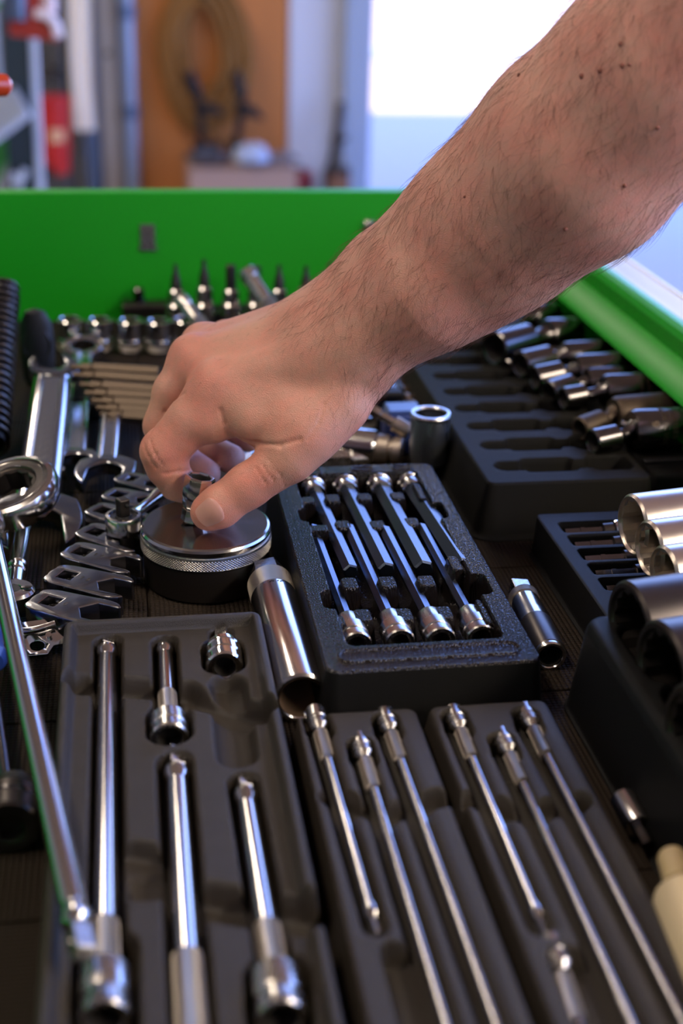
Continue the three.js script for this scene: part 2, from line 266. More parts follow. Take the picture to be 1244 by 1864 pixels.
// ================================================================ the tool chest drawer
{
  const d = thing('drawer', 'deep green painted steel tool drawer full of tools', 'drawer', V(0, 0, 0));
  part('floor_pan', box(60.6, 0.3, 106, 6.1, -0.35, -63), M.green, d);
  part('back_panel', [box(60.6, 11.5, 0.35, 6.1, 5.3, -116.2), box(60.6, 0.8, 0.7, 6.1, 10.7, -116.4, 0.25), box(60.6, 0.25, 1.6, 6.1, 11.0, -116.9, 0.1)], M.green, d);
  const side = new THREE.Shape();
  [[36.2, -0.4], [36.5, -0.4], [36.5, 6.4], [36.1, 7.2], [35.9, 8.5], [36.15, 8.75], [36.5, 8.8], [36.5, 9.05], [35.95, 9.06], [35.6, 8.85], [35.42, 8.4], [35.7, 7.1], [35.3, 6.9], [34.2, 5.9], [34.05, 5.55], [34.3, 5.4], [35.5, 6.4], [36.2, 6.4]].forEach(([x, y], i) => i ? side.lineTo(x, y) : side.moveTo(x, y));
  side.closePath();
  const sg = extr(side, 106, 0).translate(0, 0, -116.4); part('side_panel', sg, M.green, d);
  { const m = new THREE.Shape(); [[-24.3, -0.4], [-24, -0.4], [-24, 9], [-24.3, 9]].forEach(([x, y], i) => i ? m.lineTo(x, y) : m.moveTo(x, y)); part('side_panel', extr(m, 106, 0).translate(0, 0, -116.4), M.green, d); }
  part('front_panel', box(60.6, 9.5, 0.35, 6.1, 4.3, -10.2), M.green, d);
  // louvred catch and rivet on the back panel
  const ct = V(1.55, 7.32, -116);
  part('catch', [box(1.3, 2.1, 0.18, ct.x, ct.y, ct.z, 0.05), ...[0.55, 0, -0.55].map((o) => box(1.25, 0.18, 0.4, ct.x, ct.y + o, ct.z + 0.08, 0.05)), box(1.6, 0.34, 0.3, ct.x, ct.y - 1.1, ct.z, 0.05)], M.satin, d);
  const rv = V(21.15, 8.1, -116); part('rivet', lathe([[0, 0.5], [0.4, 0.42], [0.6, 0.18], [0.66, 0]], 20).rotateX(Math.PI / 2).translate(rv.x, rv.y, rv.z), M.satin, d);
  // chest body under the drawer
  const ch = thing('tool_chest', 'green steel tool chest carrying the open drawer', 'chest', V(6.1, -0.6, -63));
  part('cabinet', box(62, 78, 104, 0, -39.2, 0, 1), M.green, ch);
  for (const s of [-1, 1]) for (const z of [-44, 44]) part('caster', lathe([[0, -1.5], [2.8, -1.5], [3.1, -1], [3.1, 1], [2.8, 1.5], [0, 1.5]], 20).rotateZ(Math.PI / 2).translate(s * 26, -81.2, z), M.black, ch);
  const sh = thing('side_shelf', 'white folding side shelf alongside the drawer right rail', 'shelf', V(38, 8.4, -72));
  part('shelf_top', box(2.8, 0.5, 86, -0.05, 0, 0, 0.12), std({ color: rgb(0.80, 0.82, 0.84), roughness: 0.5, map: tex(128, 256, (u, v) => { const n = 0.9 + 0.25 * (fbm(u, v, 2, 5) - 0.5); return [n, n, n]; }, true, [1, 2]) }), sh);
  part('shelf_edge', box(0.3, 0.7, 86, 1.5, 0.02, 0, 0.1), std({ color: rgb(0.9, 0.9, 0.9), roughness: 0.3 }), sh);
  for (const z of [-34, 0, 34]) part('bracket', box(1.6, 8, 1, -0.6, -4.2, z), M.gun, sh);

  // woven liner: mats laid side by side with seams
  const ln = thing('drawer_liner', 'dark brown woven rubber liner on the drawer floor', 'liner', V(0, -0.16, 0));
  part('backing', box(59.8, 0.03, 105, 6.1, -0.015, -63.2), M.liner, ln);
  const mw = 11.9;
  for (let i = 0; i < 5; i++) for (let j = 0; j < 8; j++) part('mat_strip', box(mw - 0.12, 0.14, 12.8, -23.6 + mw * (i + 0.5), 0.08 + 0.02 * ((i + j) % 2), -115.6 + 12.9 * (j + 0.5), 0.05), M.liner, ln);
}

// ---------------------------------------------------------------- moulded trays: a rounded slab whose top is shaped by pockets
const sdBox = (x, z, x0, x1, z0, z1, r) => { const cx = (x0 + x1) / 2, cz = (z0 + z1) / 2, qx = Math.abs(x - cx) - (x1 - x0) / 2 + r, qz = Math.abs(z - cz) - (z1 - z0) / 2 + r; return Math.hypot(Math.max(qx, 0), Math.max(qz, 0)) + Math.min(Math.max(qx, qz), 0) - r; };
const sdCap = (x, z, ax, az, bx, bz, r) => { const dx = bx - ax, dz = bz - az, t = Math.min(1, Math.max(0, ((x - ax) * dx + (z - az) * dz) / (dx * dx + dz * dz || 1))); return Math.hypot(x - ax - dx * t, z - az - dz * t) - r; };
function trayGeo({ x0, x1, z0, z1, top, rad = 0.5, cell = 0.08, edge = 0.2, flare = 0.25, lip = 0, field }) {
  const nx = Math.round((x1 - x0) / cell), nz = Math.round((z1 - z0) / cell), pos = [], uv = [], idx = [];
  const put = (x, y, z, s) => { pos.push(x, y, z); if (s) uv.push((x + z) / 30, (y - s) / 30); else uv.push(x / 30, z / 30); };
  for (let j = 0; j <= nz; j++) for (let i = 0; i <= nx; i++) {
    let x = lerp(x0, x1, i / nx), z = lerp(z0, z1, j / nz);
    const cx = Math.max(x0 + rad, Math.min(x1 - rad, x)), cz = Math.max(z0 + rad, Math.min(z1 - rad, z)), dx = x - cx, dz = z - cz, l = Math.hypot(dx, dz);
    if (dx && dz && l > rad) { x = cx + dx / l * rad; z = cz + dz / l * rad; }
    const e = Math.max(0, -sdBox(x, z, x0, x1, z0, z1, rad));
    let y = field(x, z, e);
    if (e < edge) y -= edge - Math.sqrt(Math.max(0, edge * edge - (edge - e) ** 2));
    put(x, y, z);
  }
  for (let j = 0; j < nz; j++) for (let i = 0; i < nx; i++) { const a = j * (nx + 1) + i, b = a + 1, c = a + nx + 1, e = c + 1; idx.push(a, c, b, b, c, e); }
  const ring = []; for (let i = 0; i < nx; i++) ring.push(i); for (let j = 0; j < nz; j++) ring.push(j * (nx + 1) + nx); for (let i = nx; i > 0; i--) ring.push(nz * (nx + 1) + i); for (let j = nz; j > 0; j--) ring.push(j * (nx + 1));
  const out = (k) => { const x = pos[k * 3], z = pos[k * 3 + 2], cx = Math.max(x0 + rad, Math.min(x1 - rad, x)), cz = Math.max(z0 + rad, Math.min(z1 - rad, z)); const dx = x - cx, dz = z - cz, l = Math.hypot(dx, dz) || 1; return [dx / l, dz / l]; };
  const levels = lip ? [[0, 0], [flare * 0.9, 0.22 * 1 + 0.25], [flare, 0.2], [flare + lip, 0.12], [flare + lip, 0]] : [[0, 0], [flare, 0.12], [flare + 0.03, 0]];
  let prev = ring, cut = 0;
  levels.forEach(([o, y], li) => { const base = pos.length / 3; if (!li) cut = idx.length; ring.forEach((k) => { const [dx, dz] = out(k); put(pos[k * 3] + dx * o, li ? y : pos[k * 3 + 1], pos[k * 3 + 2] + dz * o, 0.01); }); const cur = ring.map((_, i) => base + i); if (li) for (let i = 0; i < ring.length; i++) { const n = (i + 1) % ring.length; idx.push(prev[i], prev[n], cur[i], cur[i], prev[n], cur[n]); } prev = cur; });
  const g = new THREE.BufferGeometry(); g.setAttribute('position', new THREE.Float32BufferAttribute(pos, 3)); g.setAttribute('uv', new THREE.Float32BufferAttribute(uv, 2)); g.setIndex(idx); g.computeVertexNormals();
  const face = g.clone(); face.setIndex(idx.slice(0, cut)); g.setIndex(idx.slice(cut)); return [face, g];
}
const dig = (h, d, floor, w = 0.1) => lerp(h, Math.min(h, floor), smooth(w, -w, d));   // carve where d < 0
const rise = (h, d, top, w = 0.1) => lerp(h, Math.max(h, top), smooth(w, -w, d));
function tray(name, label, o, mat, sideMat = mat) { const t = thing(name, label, 'tray', V((o.x0 + o.x1) / 2, 0, (o.z0 + o.z1) / 2)); trayGeo(o).forEach((g, i) => { g.translate(-(o.x0 + o.x1) / 2, 0, -(o.z0 + o.z1) / 2); part(i ? 'side_wall' : 'moulding', g, i ? sideMat : mat, t); }); return t; }

// ================================================================ the person's arm: one continuous surface from a distance field
{
  const bone = (a, ra, b, rb) => ({ a, b, ra, rb, d: b.clone().sub(a), l2: b.distanceToSquared(a) });
  const dist = (k, x, y, z) => { const px = x - k.a.x, py = y - k.a.y, pz = z - k.a.z, t = Math.min(1, Math.max(0, (px * k.d.x + py * k.d.y + pz * k.d.z) / k.l2)); const qx = px - k.d.x * t, qy = py - k.d.y * t, qz = pz - k.d.z * t; return Math.sqrt(qx * qx + qy * qy + qz * qz) - lerp(k.ra, k.rb, t); };
  const smin = (a, b, k) => { const h = Math.max(0, k - Math.abs(a - b)) / k; return Math.min(a, b) - h * h * k * 0.25; };
  const chain = (pts) => { const out = []; for (let i = 0; i + 1 < pts.length; i++) out.push(bone(pts[i][0], pts[i][1], pts[i + 1][0], pts[i + 1][1])); return out; };
  // joints, from the wrist's two bones to the fingertips
  const J = {
    wristR: V(11.16, 12.5, -65.05), wristU: V(10.28, 12.9, -68.6),
    mcpI: V(4.36, 10.11, -66.87), mcpM: V(3.19, 10.66, -69.99), mcpR: V(3.95, 10.6, -72.72), mcpL: V(5.37, 10.27, -75),
  };
  const arm = [
    ...chain([[V(10.78, 12.65, -66.74), 2.55], [V(13.9, 15.15, -66.24), 3.15], [V(16.19, 17.09, -65.19), 3.75], [V(18.24, 19.31, -64.08), 4.25], [V(21.25, 22.95, -61.9), 4.85], [V(24.09, 26.95, -59.91), 4.65], [V(26.53, 30.46, -58.32), 4.5], [V(29.15, 34.01, -56.72), 4.6]]),
    bone(J.wristR, 1.75, V(14.27, 15.54, -63.91), 2.6), bone(J.wristU, 1.6, V(13.37, 15.73, -68.26), 2.2),
  ];
  const palm = [
    bone(J.wristR, 1.75, J.mcpI, 1.15), bone(V(10.69, 12.66, -67.31), 1.95, J.mcpM, 1.12), bone(V(10.46, 12.55, -68.96), 1.75, J.mcpR, 1.05), bone(J.wristU, 1.55, J.mcpL, 0.95),
    bone(V(8.98, 10.82, -65.76), 1.9, V(6.47, 10.2, -66.89), 1.55), bone(V(10.54, 12.67, -67.9), 1.8, V(3.76, 10.4, -68.55), 1.12), bone(V(10.49, 12.49, -69.16), 1.6, V(3.51, 10.66, -71.49), 1.02),
    bone(V(5.82, 9.06, -65.6), 1.2, V(7.95, 9.14, -64.38), 1.45), bone(V(4.33, 9.49, -66.6), 1.25, V(5.84, 9.22, -65.77), 1.2),
    bone(V(11.37, 11.14, -64.62), 1.45, V(8.71, 8.6, -63.46), 1.35), bone(V(8.78, 8.98, -64.06), 1.4, V(6.42, 9.76, -66.37), 1.2),
  ];
  const fingers = {
    thumb: chain([[V(10.49, 9.88, -63.97), 1.45], [V(7.83, 7.45, -63.19), 1.27], [V(5.61, 5.88, -63.29), 1.15], [V(4.1, 4.77, -63.26), 1.10], [V(3.56, 4.43, -63.36), 1.0]]),
    index: chain([[J.mcpI, 1.32], [V(2.91, 8.4, -66.56), 1.3], [V(1.37, 6.69, -66.48), 1.24], [V(1.52, 5.82, -66.4), 1.08], [V(2.01, 4.8, -66.63), 0.95], [V(2.62, 4.39, -66.56), 0.82]]),
    middle: chain([[J.mcpM, 1.2], [V(2.1, 8.98, -69.41), 1.16], [V(1.5, 7.14, -69.22), 1.14], [V(2.33, 4.85, -69.93), 0.95], [V(3.7, 4.24, -69.09), 0.86]]),
    ring: chain([[J.mcpR, 1.1], [V(2.71, 6.87, -72.57), 1.05], [V(3.81, 4.72, -71.85), 0.95], [V(5.2, 4.7, -70.05), 0.85]]),
    little: chain([[J.mcpL, 1.0], [V(4.69, 6.93, -75.15), 0.92], [V(5.46, 5, -74.14), 0.85], [V(6.39, 5.08, -72.02), 0.75]]),
  };
  const lumps = [[J.mcpI.clone().add(V(0.1, 0.3, 0.3)), 0.95], [J.mcpM.clone().add(V(-0.1, 0.35, 0.2)), 0.95], [J.mcpR.clone().add(V(-0.1, 0.3, 0)), 0.85], [V(6.26, 8.76, -64.72), 1.12], [V(7.5, 8.63, -63.9), 1.15], [V(4.12, 8.42, -65.81), 1.0]];
  const F = Object.values(fingers);
  function field0(x, y, z) {
    let d = 1e9, p = 1e9;
    for (const k of arm) d = smin(d, dist(k, x, y, z), 1.6);
    for (const k of palm) p = smin(p, dist(k, x, y, z), 1.1);
    for (const [c, r] of lumps) p = smin(p, Math.hypot(x - c.x, y - c.y, z - c.z) - r, 0.6);
    d = smin(d, p, 1.8);
    let all = 1e9;
    for (let i = 0; i < F.length; i++) { let f = 1e9; for (const k of F[i]) f = smin(f, dist(k, x, y, z), 0.35); all = smin(all, f, i ? 0.3 : 0.05); }
    return smin(d, all, 0.8);
  }
  // creases: shallow grooves along lines pressed into the surface (added once the surface lines are known)
  const grooves = [], bare = field0;
  function field(x, y, z) {
    let d = bare(x, y, z);
    if (d > 0.5 || d < -0.5) return d;
    for (const g of grooves) { const q = dist(g, x, y, z); if (q < 0.4) d += g.depth * Math.exp(-((q / g.w) ** 2)); }
    return d;
  }
  const touch = (p) => { const dir = p.clone().sub(V(0, 33, 0)).normalize(), q = p.clone().addScaledVector(dir, -4); for (let k = 0; k < 40; k++) q.addScaledVector(dir, bare(q.x, q.y, q.z)); return q; };
  for (const [w, depth, ...pts] of [
    [0.13, 0.10, V(4.41, 9.03, -66.15), V(4.56, 8.4, -65.84), V(4.65, 7.87, -65.58)],
    [0.13, 0.09, V(5.41, 7.86, -64.89), V(6.24, 7.74, -64.48), V(7.34, 7.83, -64), V(8.3, 8.26, -63.59)],
    [0.08, 0.035, V(5.96, 7.08, -62.78), V(6.38, 6.42, -62.41), V(6.63, 5.65, -62.02)], [0.08, 0.035, V(6.3, 7.24, -62.8), V(6.78, 6.58, -62.42), V(7.03, 5.92, -62.07)], [0.08, 0.025, V(6.65, 7.46, -62.84), V(7.18, 6.8, -62.45), V(7.38, 6.24, -62.16)],
    [0.1, 0.05, V(0.31, 7.01, -67.03), V(0.52, 6.32, -66.68), V(0.9, 5.79, -66.37)], [0.09, 0.04, V(0.67, 7.19, -67.05), V(0.88, 6.49, -66.7), V(1.26, 5.96, -66.39)],
    [0.11, 0.07, V(1.36, 5.53, -66.18), V(2.1, 5.66, -66.11), V(2.68, 5.73, -66.05)], [0.12, 0.07, V(2.55, 9.5, -67.79), V(1.49, 8.55, -67.53), V(0.7, 7.2, -68.16)],
    [0.1, 0.03, V(8.65, 8.49, -62.97), V(9.24, 9.28, -63.23), V(9.56, 10.19, -63.59)]]) {
    const s = pts.map(touch); for (let i = 0; i + 1 < s.length; i++) grooves.push(Object.assign(bone(s[i], 0, s[i + 1], 0), { w, depth }));
  }
  // surface nets on blocks near the surface
  function surfaceNets(f, lo, hi, h) {
    const n = [0, 1, 2].map((i) => Math.ceil((hi.getComponent(i) - lo.getComponent(i)) / h)), [nx, ny, nz] = n, D = new Float32Array(nx * ny * nz), B = 8, rad = h * B * 0.87 + 0.8;
    for (let bz = 0; bz < nz; bz += B) for (let by = 0; by < ny; by += B) for (let bx = 0; bx < nx; bx += B) {
      const c = f(lo.x + (bx + B / 2) * h, lo.y + (by + B / 2) * h, lo.z + (bz + B / 2) * h), far = Math.abs(c) > rad;
      for (let z = bz; z < Math.min(nz, bz + B); z++) for (let y = by; y < Math.min(ny, by + B); y++) for (let x = bx; x < Math.min(nx, bx + B); x++) D[(z * ny + y) * nx + x] = far ? c : f(lo.x + x * h, lo.y + y * h, lo.z + z * h);
    }
    const id = new Int32Array(nx * ny * nz).fill(-1), pos = [], idx = [];
    const at = (x, y, z) => (z * ny + y) * nx + x;
    for (let z = 0; z < nz - 1; z++) for (let y = 0; y < ny - 1; y++) for (let x = 0; x < nx - 1; x++) {
      let c = 0, sx = 0, sy = 0, sz = 0, m = 0; const v = [];
      for (let k = 0; k < 8; k++) { v[k] = D[at(x + (k & 1), y + (k >> 1 & 1), z + (k >> 2))]; if (v[k] < 0) m++; }
      if (!m || m === 8) continue;
      for (let k = 0; k < 8; k++) for (const b of [1, 2, 4]) if (!(k & b)) { const l = k | b; if ((v[k] < 0) !== (v[l] < 0)) { const t = v[k] / (v[k] - v[l]); sx += (k & 1) + (b === 1 ? t : 0); sy += (k >> 1 & 1) + (b === 2 ? t : 0); sz += (k >> 2) + (b === 4 ? t : 0); c++; } }
      id[at(x, y, z)] = pos.length / 3; pos.push(lo.x + (x + sx / c) * h, lo.y + (y + sy / c) * h, lo.z + (z + sz / c) * h);
    }
    const S = [1, nx, nx * ny];
    for (let z = 1; z < nz - 1; z++) for (let y = 1; y < ny - 1; y++) for (let x = 1; x < nx - 1; x++) { const a = at(x, y, z); for (let k = 0; k < 3; k++) { const b = a + S[k]; if ((D[a] < 0) === (D[b] < 0)) continue; const u = S[(k + 1) % 3], w = S[(k + 2) % 3], q = [id[a], id[a - u], id[a - u - w], id[a - w]]; if (q.some((i) => i < 0)) continue; if (D[a] < 0) idx.push(q[0], q[1], q[2], q[0], q[2], q[3]); else idx.push(q[0], q[2], q[1], q[0], q[3], q[2]); } }
    return { pos, idx };
  }
  const { pos, idx } = surfaceNets(field, V(-1.5, 2.5, -83), V(38, 46, -50), 0.12);
  const nrm = new Float32Array(pos.length), col = new Float32Array(pos.length);
  const knuckles = [J.mcpI, J.mcpM, fingers.index[1].b, fingers.thumb[2].a, V(3.54, 4.53, -63.14)];
  for (let i = 0; i < pos.length; i += 3) {
    const x = pos[i], y = pos[i + 1], z = pos[i + 2], e = 0.06;
    const g = V(field(x + e, y, z) - field(x - e, y, z), field(x, y + e, z) - field(x, y - e, z), field(x, y, z + e) - field(x, y, z - e)).normalize();
    nrm.set([g.x, g.y, g.z], i);
    let red = 0; for (const k of knuckles) red = Math.max(red, smooth(3.2, 0.6, Math.hypot(x - k.x, y - k.y, z - k.z)));
    const n1 = noise.noise(x * 0.5, y * 0.5, z * 0.5), n2 = noise.noise(x * 2.2 + 9, y * 2.2, z * 2.2), n3 = noise.noise(x * 7, y * 7, z * 7 + 3);
    const r = 0.5 * red + 0.45 * n1 + 0.3 * n2 + 0.15 * n3, tone = 1 + 0.09 * n2 + 0.08 * n3;
    col.set([(0.58 + 0.02 * r) * tone, (0.27 - 0.085 * r) * tone, (0.192 - 0.06 * r) * tone], i);
      }
  let g = new THREE.BufferGeometry(); g.setAttribute('position', new THREE.Float32BufferAttribute(pos, 3)); g.setAttribute('normal', new THREE.BufferAttribute(nrm, 3)); g.setAttribute('color', new THREE.BufferAttribute(col, 3)); g.setIndex(idx);
  g = g.toNonIndexed();
  { // each facet takes the skin texture along its main axis
    const p = g.attributes.position.array, n = g.attributes.normal.array, uv = new Float32Array(p.length / 3 * 2);
    for (let f = 0; f < p.length; f += 9) { const a = [0, 1, 2].map((c) => Math.abs(n[f + c] + n[f + 3 + c] + n[f + 6 + c])), k = a.indexOf(Math.max(...a)); for (let v = 0; v < 3; v++) { const q = f + v * 3, o = q / 3 * 2; uv[o] = p[q + (k + 1) % 3] / 3; uv[o + 1] = p[q + (k + 2) % 3] / 3; } }
    g.setAttribute('uv', new THREE.BufferAttribute(uv, 2));
  }
  const skinBump = tex(512, 512, (u, v) => { const c = cells(u, v, 46), w = fbm(u, v, 14, 3); return 0.55 * Math.min(1, c * 1.6) + 0.45 * w; });
  const skin = new THREE.MeshPhysicalMaterial({ vertexColors: true, roughness: 0.52, bumpMap: skinBump, bumpScale: 0.00016, sheen: 0.25, sheenRoughness: 0.5, sheenColor: rgb(0.9, 0.6, 0.5) });
  const me = part('person', g, skin);
  tag(me, 'bare hairy forearm reaching in from the upper right, hand pinching a small socket', 'person');
  me.position.set(0, DY, 0);

  // fingernail: a bent plate over the thumb tip
  {
    const n = new THREE.Group(), tip = V(3.08, 4.32, -62.67), root = V(4.28, 5.32, -62.48), mid = tip.clone().add(root).multiplyScalar(0.5), axis = root.clone().sub(tip).normalize();
    const cam = V(0, 33, 0).sub(mid).normalize(), out = cam.clone().addScaledVector(axis, -cam.dot(axis)).normalize(), sideV = axis.clone().cross(out).normalize();
    const P2 = [], I2 = [], U2 = [], a = 14, b = 14, c0 = V(3.87, 4.64, -63.29);
    for (let layer = 0; layer < 2; layer++) for (let j = 0; j <= b; j++) for (let i = 0; i <= a; i++) {
      const s = i / a * 2 - 1, t = j / b * 2 - 1, rz = 1 - 0.10 * s * s, hw = 0.70 * (t < -0.6 ? 1 - 0.12 * ((-t - 0.6) / 0.4) : t > 0.7 ? 1 - 0.3 * ((t - 0.7) / 0.3) : 1), hl = 0.72 * (1 - 0.16 * s * s);
      const th = s * hw / 1.12, p0 = c0.clone().addScaledVector(axis, -0.02 + t * hl), w = p0.clone();
      let R = 0; { let r = 0.8; for (let k = 0; k < 14; k++) { const q = p0.clone().addScaledVector(out, Math.cos(th) * r).addScaledVector(sideV, Math.sin(th) * r), dd = field(q.x, q.y, q.z); r -= dd * 0.9; } R = r; }
      const lift = (layer ? -0.05 : 0.065 + (t < -0.75 ? 0.03 * (-t - 0.75) / 0.25 : 0)) - 0.06 * smooth(0.85, 1, Math.abs(s)) - 0.05 * smooth(0.88, 1, t);
      w.addScaledVector(out, Math.cos(th) * (R + lift)).addScaledVector(sideV, Math.sin(th) * (R + lift)); P2.push(w.x, w.y, w.z); U2.push(i / a, j / b);
    }
    for (let layer = 0; layer < 2; layer++) for (let j = 0; j < b; j++) for (let i = 0; i < a; i++) { const k = layer * (a + 1) * (b + 1) + j * (a + 1) + i; const q = [k, k + 1, k + a + 2, k + a + 1]; if (layer) q.reverse(); I2.push(q[0], q[1], q[2], q[0], q[2], q[3]); }
    const ng = new THREE.BufferGeometry(); ng.setAttribute('position', new THREE.Float32BufferAttribute(P2, 3)); ng.setAttribute('uv', new THREE.Float32BufferAttribute(U2, 2)); ng.setIndex(I2); ng.computeVertexNormals();
    tag(part('thumbnail', ng, new THREE.MeshPhysicalMaterial({ color: rgb(0.54, 0.27, 0.215), roughness: 0.32 }), me), 'short pinkish thumbnail');
  }
  // moles
  for (const p of [V(18.38, 26.53, -62.89), V(20.93, 27.16, -58.97), V(20.26, 26.89, -59.41), V(21.81, 27.43, -58.62), V(22.09, 27.47, -58.48), V(21.78, 28.3, -59.02), V(22.55, 25.2, -55.48), V(15.76, 21.16, -61.44), V(21.61, 22.64, -56.13), V(19.61, 20.41, -57.68)]) {
    const dir = p.clone().sub(V(0, 33, 0)).normalize(), q = p.clone().addScaledVector(dir, -4); for (let k = 0; k < 40; k++) q.addScaledVector(dir, field(q.x, q.y, q.z));
    const s = new THREE.SphereGeometry(rr(0.06, 0.12), 10, 8); s.translate(q.x, q.y, q.z); part('mole', s, std({ color: rgb(0.27, 0.09, 0.06), roughness: 0.6 }), me);
  }
  // hair: fine curved strands growing out of the skin
  {
    const P3 = [], I3 = [], N3 = [], wr = V(10.78, 12.65, -66.74), el = V(24.09, 26.95, -59.91), ax = el.clone().sub(wr), L = ax.length(); ax.normalize();
    const nv = pos.length / 3, down = V(0.15, -0.8, 0.55).normalize(); let made = 0, tries = 0;
    while (made < 4200 && tries < 200000) {
      tries++;
      const k = Math.floor(rnd() * nv) * 3, p = V(pos[k], pos[k + 1], pos[k + 2]), n = V(nrm[k], nrm[k + 1], nrm[k + 2]), along = p.clone().sub(wr).dot(ax);
      if (p.clone().sub(V(0, 33, 0)).dot(n) > 8) continue;                       // the side nobody sees
      const onArm = smooth(-3, 2, along), w = along > -9 ? lerp(0.12 * smooth(-9, -5, along) * (n.y > 0.2 ? 1 : 0), 1, onArm) * (0.55 + 0.6 * noise.noise(p.x * 0.6, p.y * 0.6, p.z * 0.6)) : 0;
      if (rnd() > w) continue;
      const flow = ax.clone().multiplyScalar(-0.75).addScaledVector(down, 0.75 + 0.5 * noise.noise(p.x * 0.35, p.y * 0.35, p.z * 0.35 + 5)).add(V(rr(-0.7, 0.7), rr(-0.7, 0.7), rr(-0.7, 0.7)));
      flow.addScaledVector(n, -flow.dot(n)).normalize();
      const len = lerp(0.4, 1.45, onArm) * rr(0.5, 1.3), lift = rr(0.15, 0.5), curl = rr(-0.8, 0.8), sv = flow.clone().cross(n), seg = 6, r0 = 0.0058, base = P3.length / 3;
      for (let i = 0; i <= seg; i++) {
        const t = i / seg, c = p.clone().addScaledVector(flow, len * t).addScaledVector(n, len * lift * (t - 0.75 * t * t) - 0.01).addScaledVector(sv, curl * len * t * t * 0.6), r = r0 * (1 - 0.75 * t);
        for (let a = 0; a < 3; a++) { const th = a * 2.094, o = n.clone().multiplyScalar(Math.cos(th)).addScaledVector(sv, Math.sin(th)); P3.push(c.x + o.x * r, c.y + o.y * r, c.z + o.z * r); N3.push(o.x, o.y, o.z); }
        if (i) for (let a = 0; a < 3; a++) { const q = base + (i - 1) * 3, b2 = (a + 1) % 3; I3.push(q + a, q + b2, q + 3 + a, q + b2, q + 3 + b2, q + 3 + a); }
      }
      made++;
    }
    const hg = new THREE.BufferGeometry(); hg.setAttribute('position', new THREE.Float32BufferAttribute(P3, 3)); hg.setAttribute('normal', new THREE.Float32BufferAttribute(N3, 3)); hg.setIndex(I3);
    tag(part('arm_hair', hg, std({ color: rgb(0.11, 0.04, 0.022), roughness: 0.5 }), me), 'fine brown arm hair', null, null, 'stuff');
  }
}

// ================================================================ trays
const pk = (list, x, z, h, floor, w = 0.12) => { for (const q of list) h = dig(h, q.length === 5 ? sdCap(x, z, ...q) : sdBox(x, z, q[0], q[1], q[2], q[3], q[4]), q[5] ?? floor, w); return h; };
tray('extension_tray', 'large worn grey moulded tray holding the thick chrome extension bars, lower left', { x0: -3.75, x1: 5.5, z0: -55.9, z1: -25.5, top: 2.5, rad: 0.55, cell: 0.085, edge: 0.16, flare: 0.3,
  field: (x, z, e) => {
    let h = lerp(2.5, 1.98, smooth(0.32, 0.62, e));
    h += 0.02 * noise.noise(x * 0.8, z * 0.8, 1);
    const caps = [[-1.76, -54.51, -1.69, -34.42, 0.6], [-1.71, -34.17, -1.71, -30.2, 1.02], [0.87, -54.22, 0.81, -48.68, 0.56], [0.85, -47.94, 0.84, -46.77, 0.92], [3.55, -54.77, 3.55, -54.09, 0.5], [3.52, -53.32, 3.48, -52.08, 0.95],
      [0.95, -44.59, 0.94, -29.86, 0.66], [3.57, -42.9, 3.72, -33.48, 0.58], [3.77, -32.35, 3.61, -29.95, 1.02]];
    h = pk(caps, x, z, h, 0.85);
    h = dig(h, sdCap(x, z, -2.84, -50.97, 1.45, -49.9, 0.72), 1.0, 0.25);
    h = dig(h, sdCap(x, z, 1.44, -49.63, 4.62, -47.77, 0.72), 1.0, 0.25);
    h = dig(h, sdCap(x, z, 3.52, -50.17, 3.49, -44.79, 0.78), 1.15 + 0.35 * Math.pow((x - 3.6) / 0.78, 2), 0.2);
    h = dig(h, sdCap(x, z, -.96, -38.83, 0.16, -38.38, 0.95), 1.2, 0.2);
    h = dig(h, sdBox(x, z, -1.0, 0.95, -38.6, -36.6, 0.4), 1.0, 0.2);
    h = rise(h, Math.hypot(x + 0.25, z + 40.0) - 0.42, 1.5, 0.1);
    h = dig(h, sdCap(x, z, 1.65, -36.29, 5.08, -34.95, 0.85), 0.95, 0.25);
    return h;
  } }, M.trayGrey);

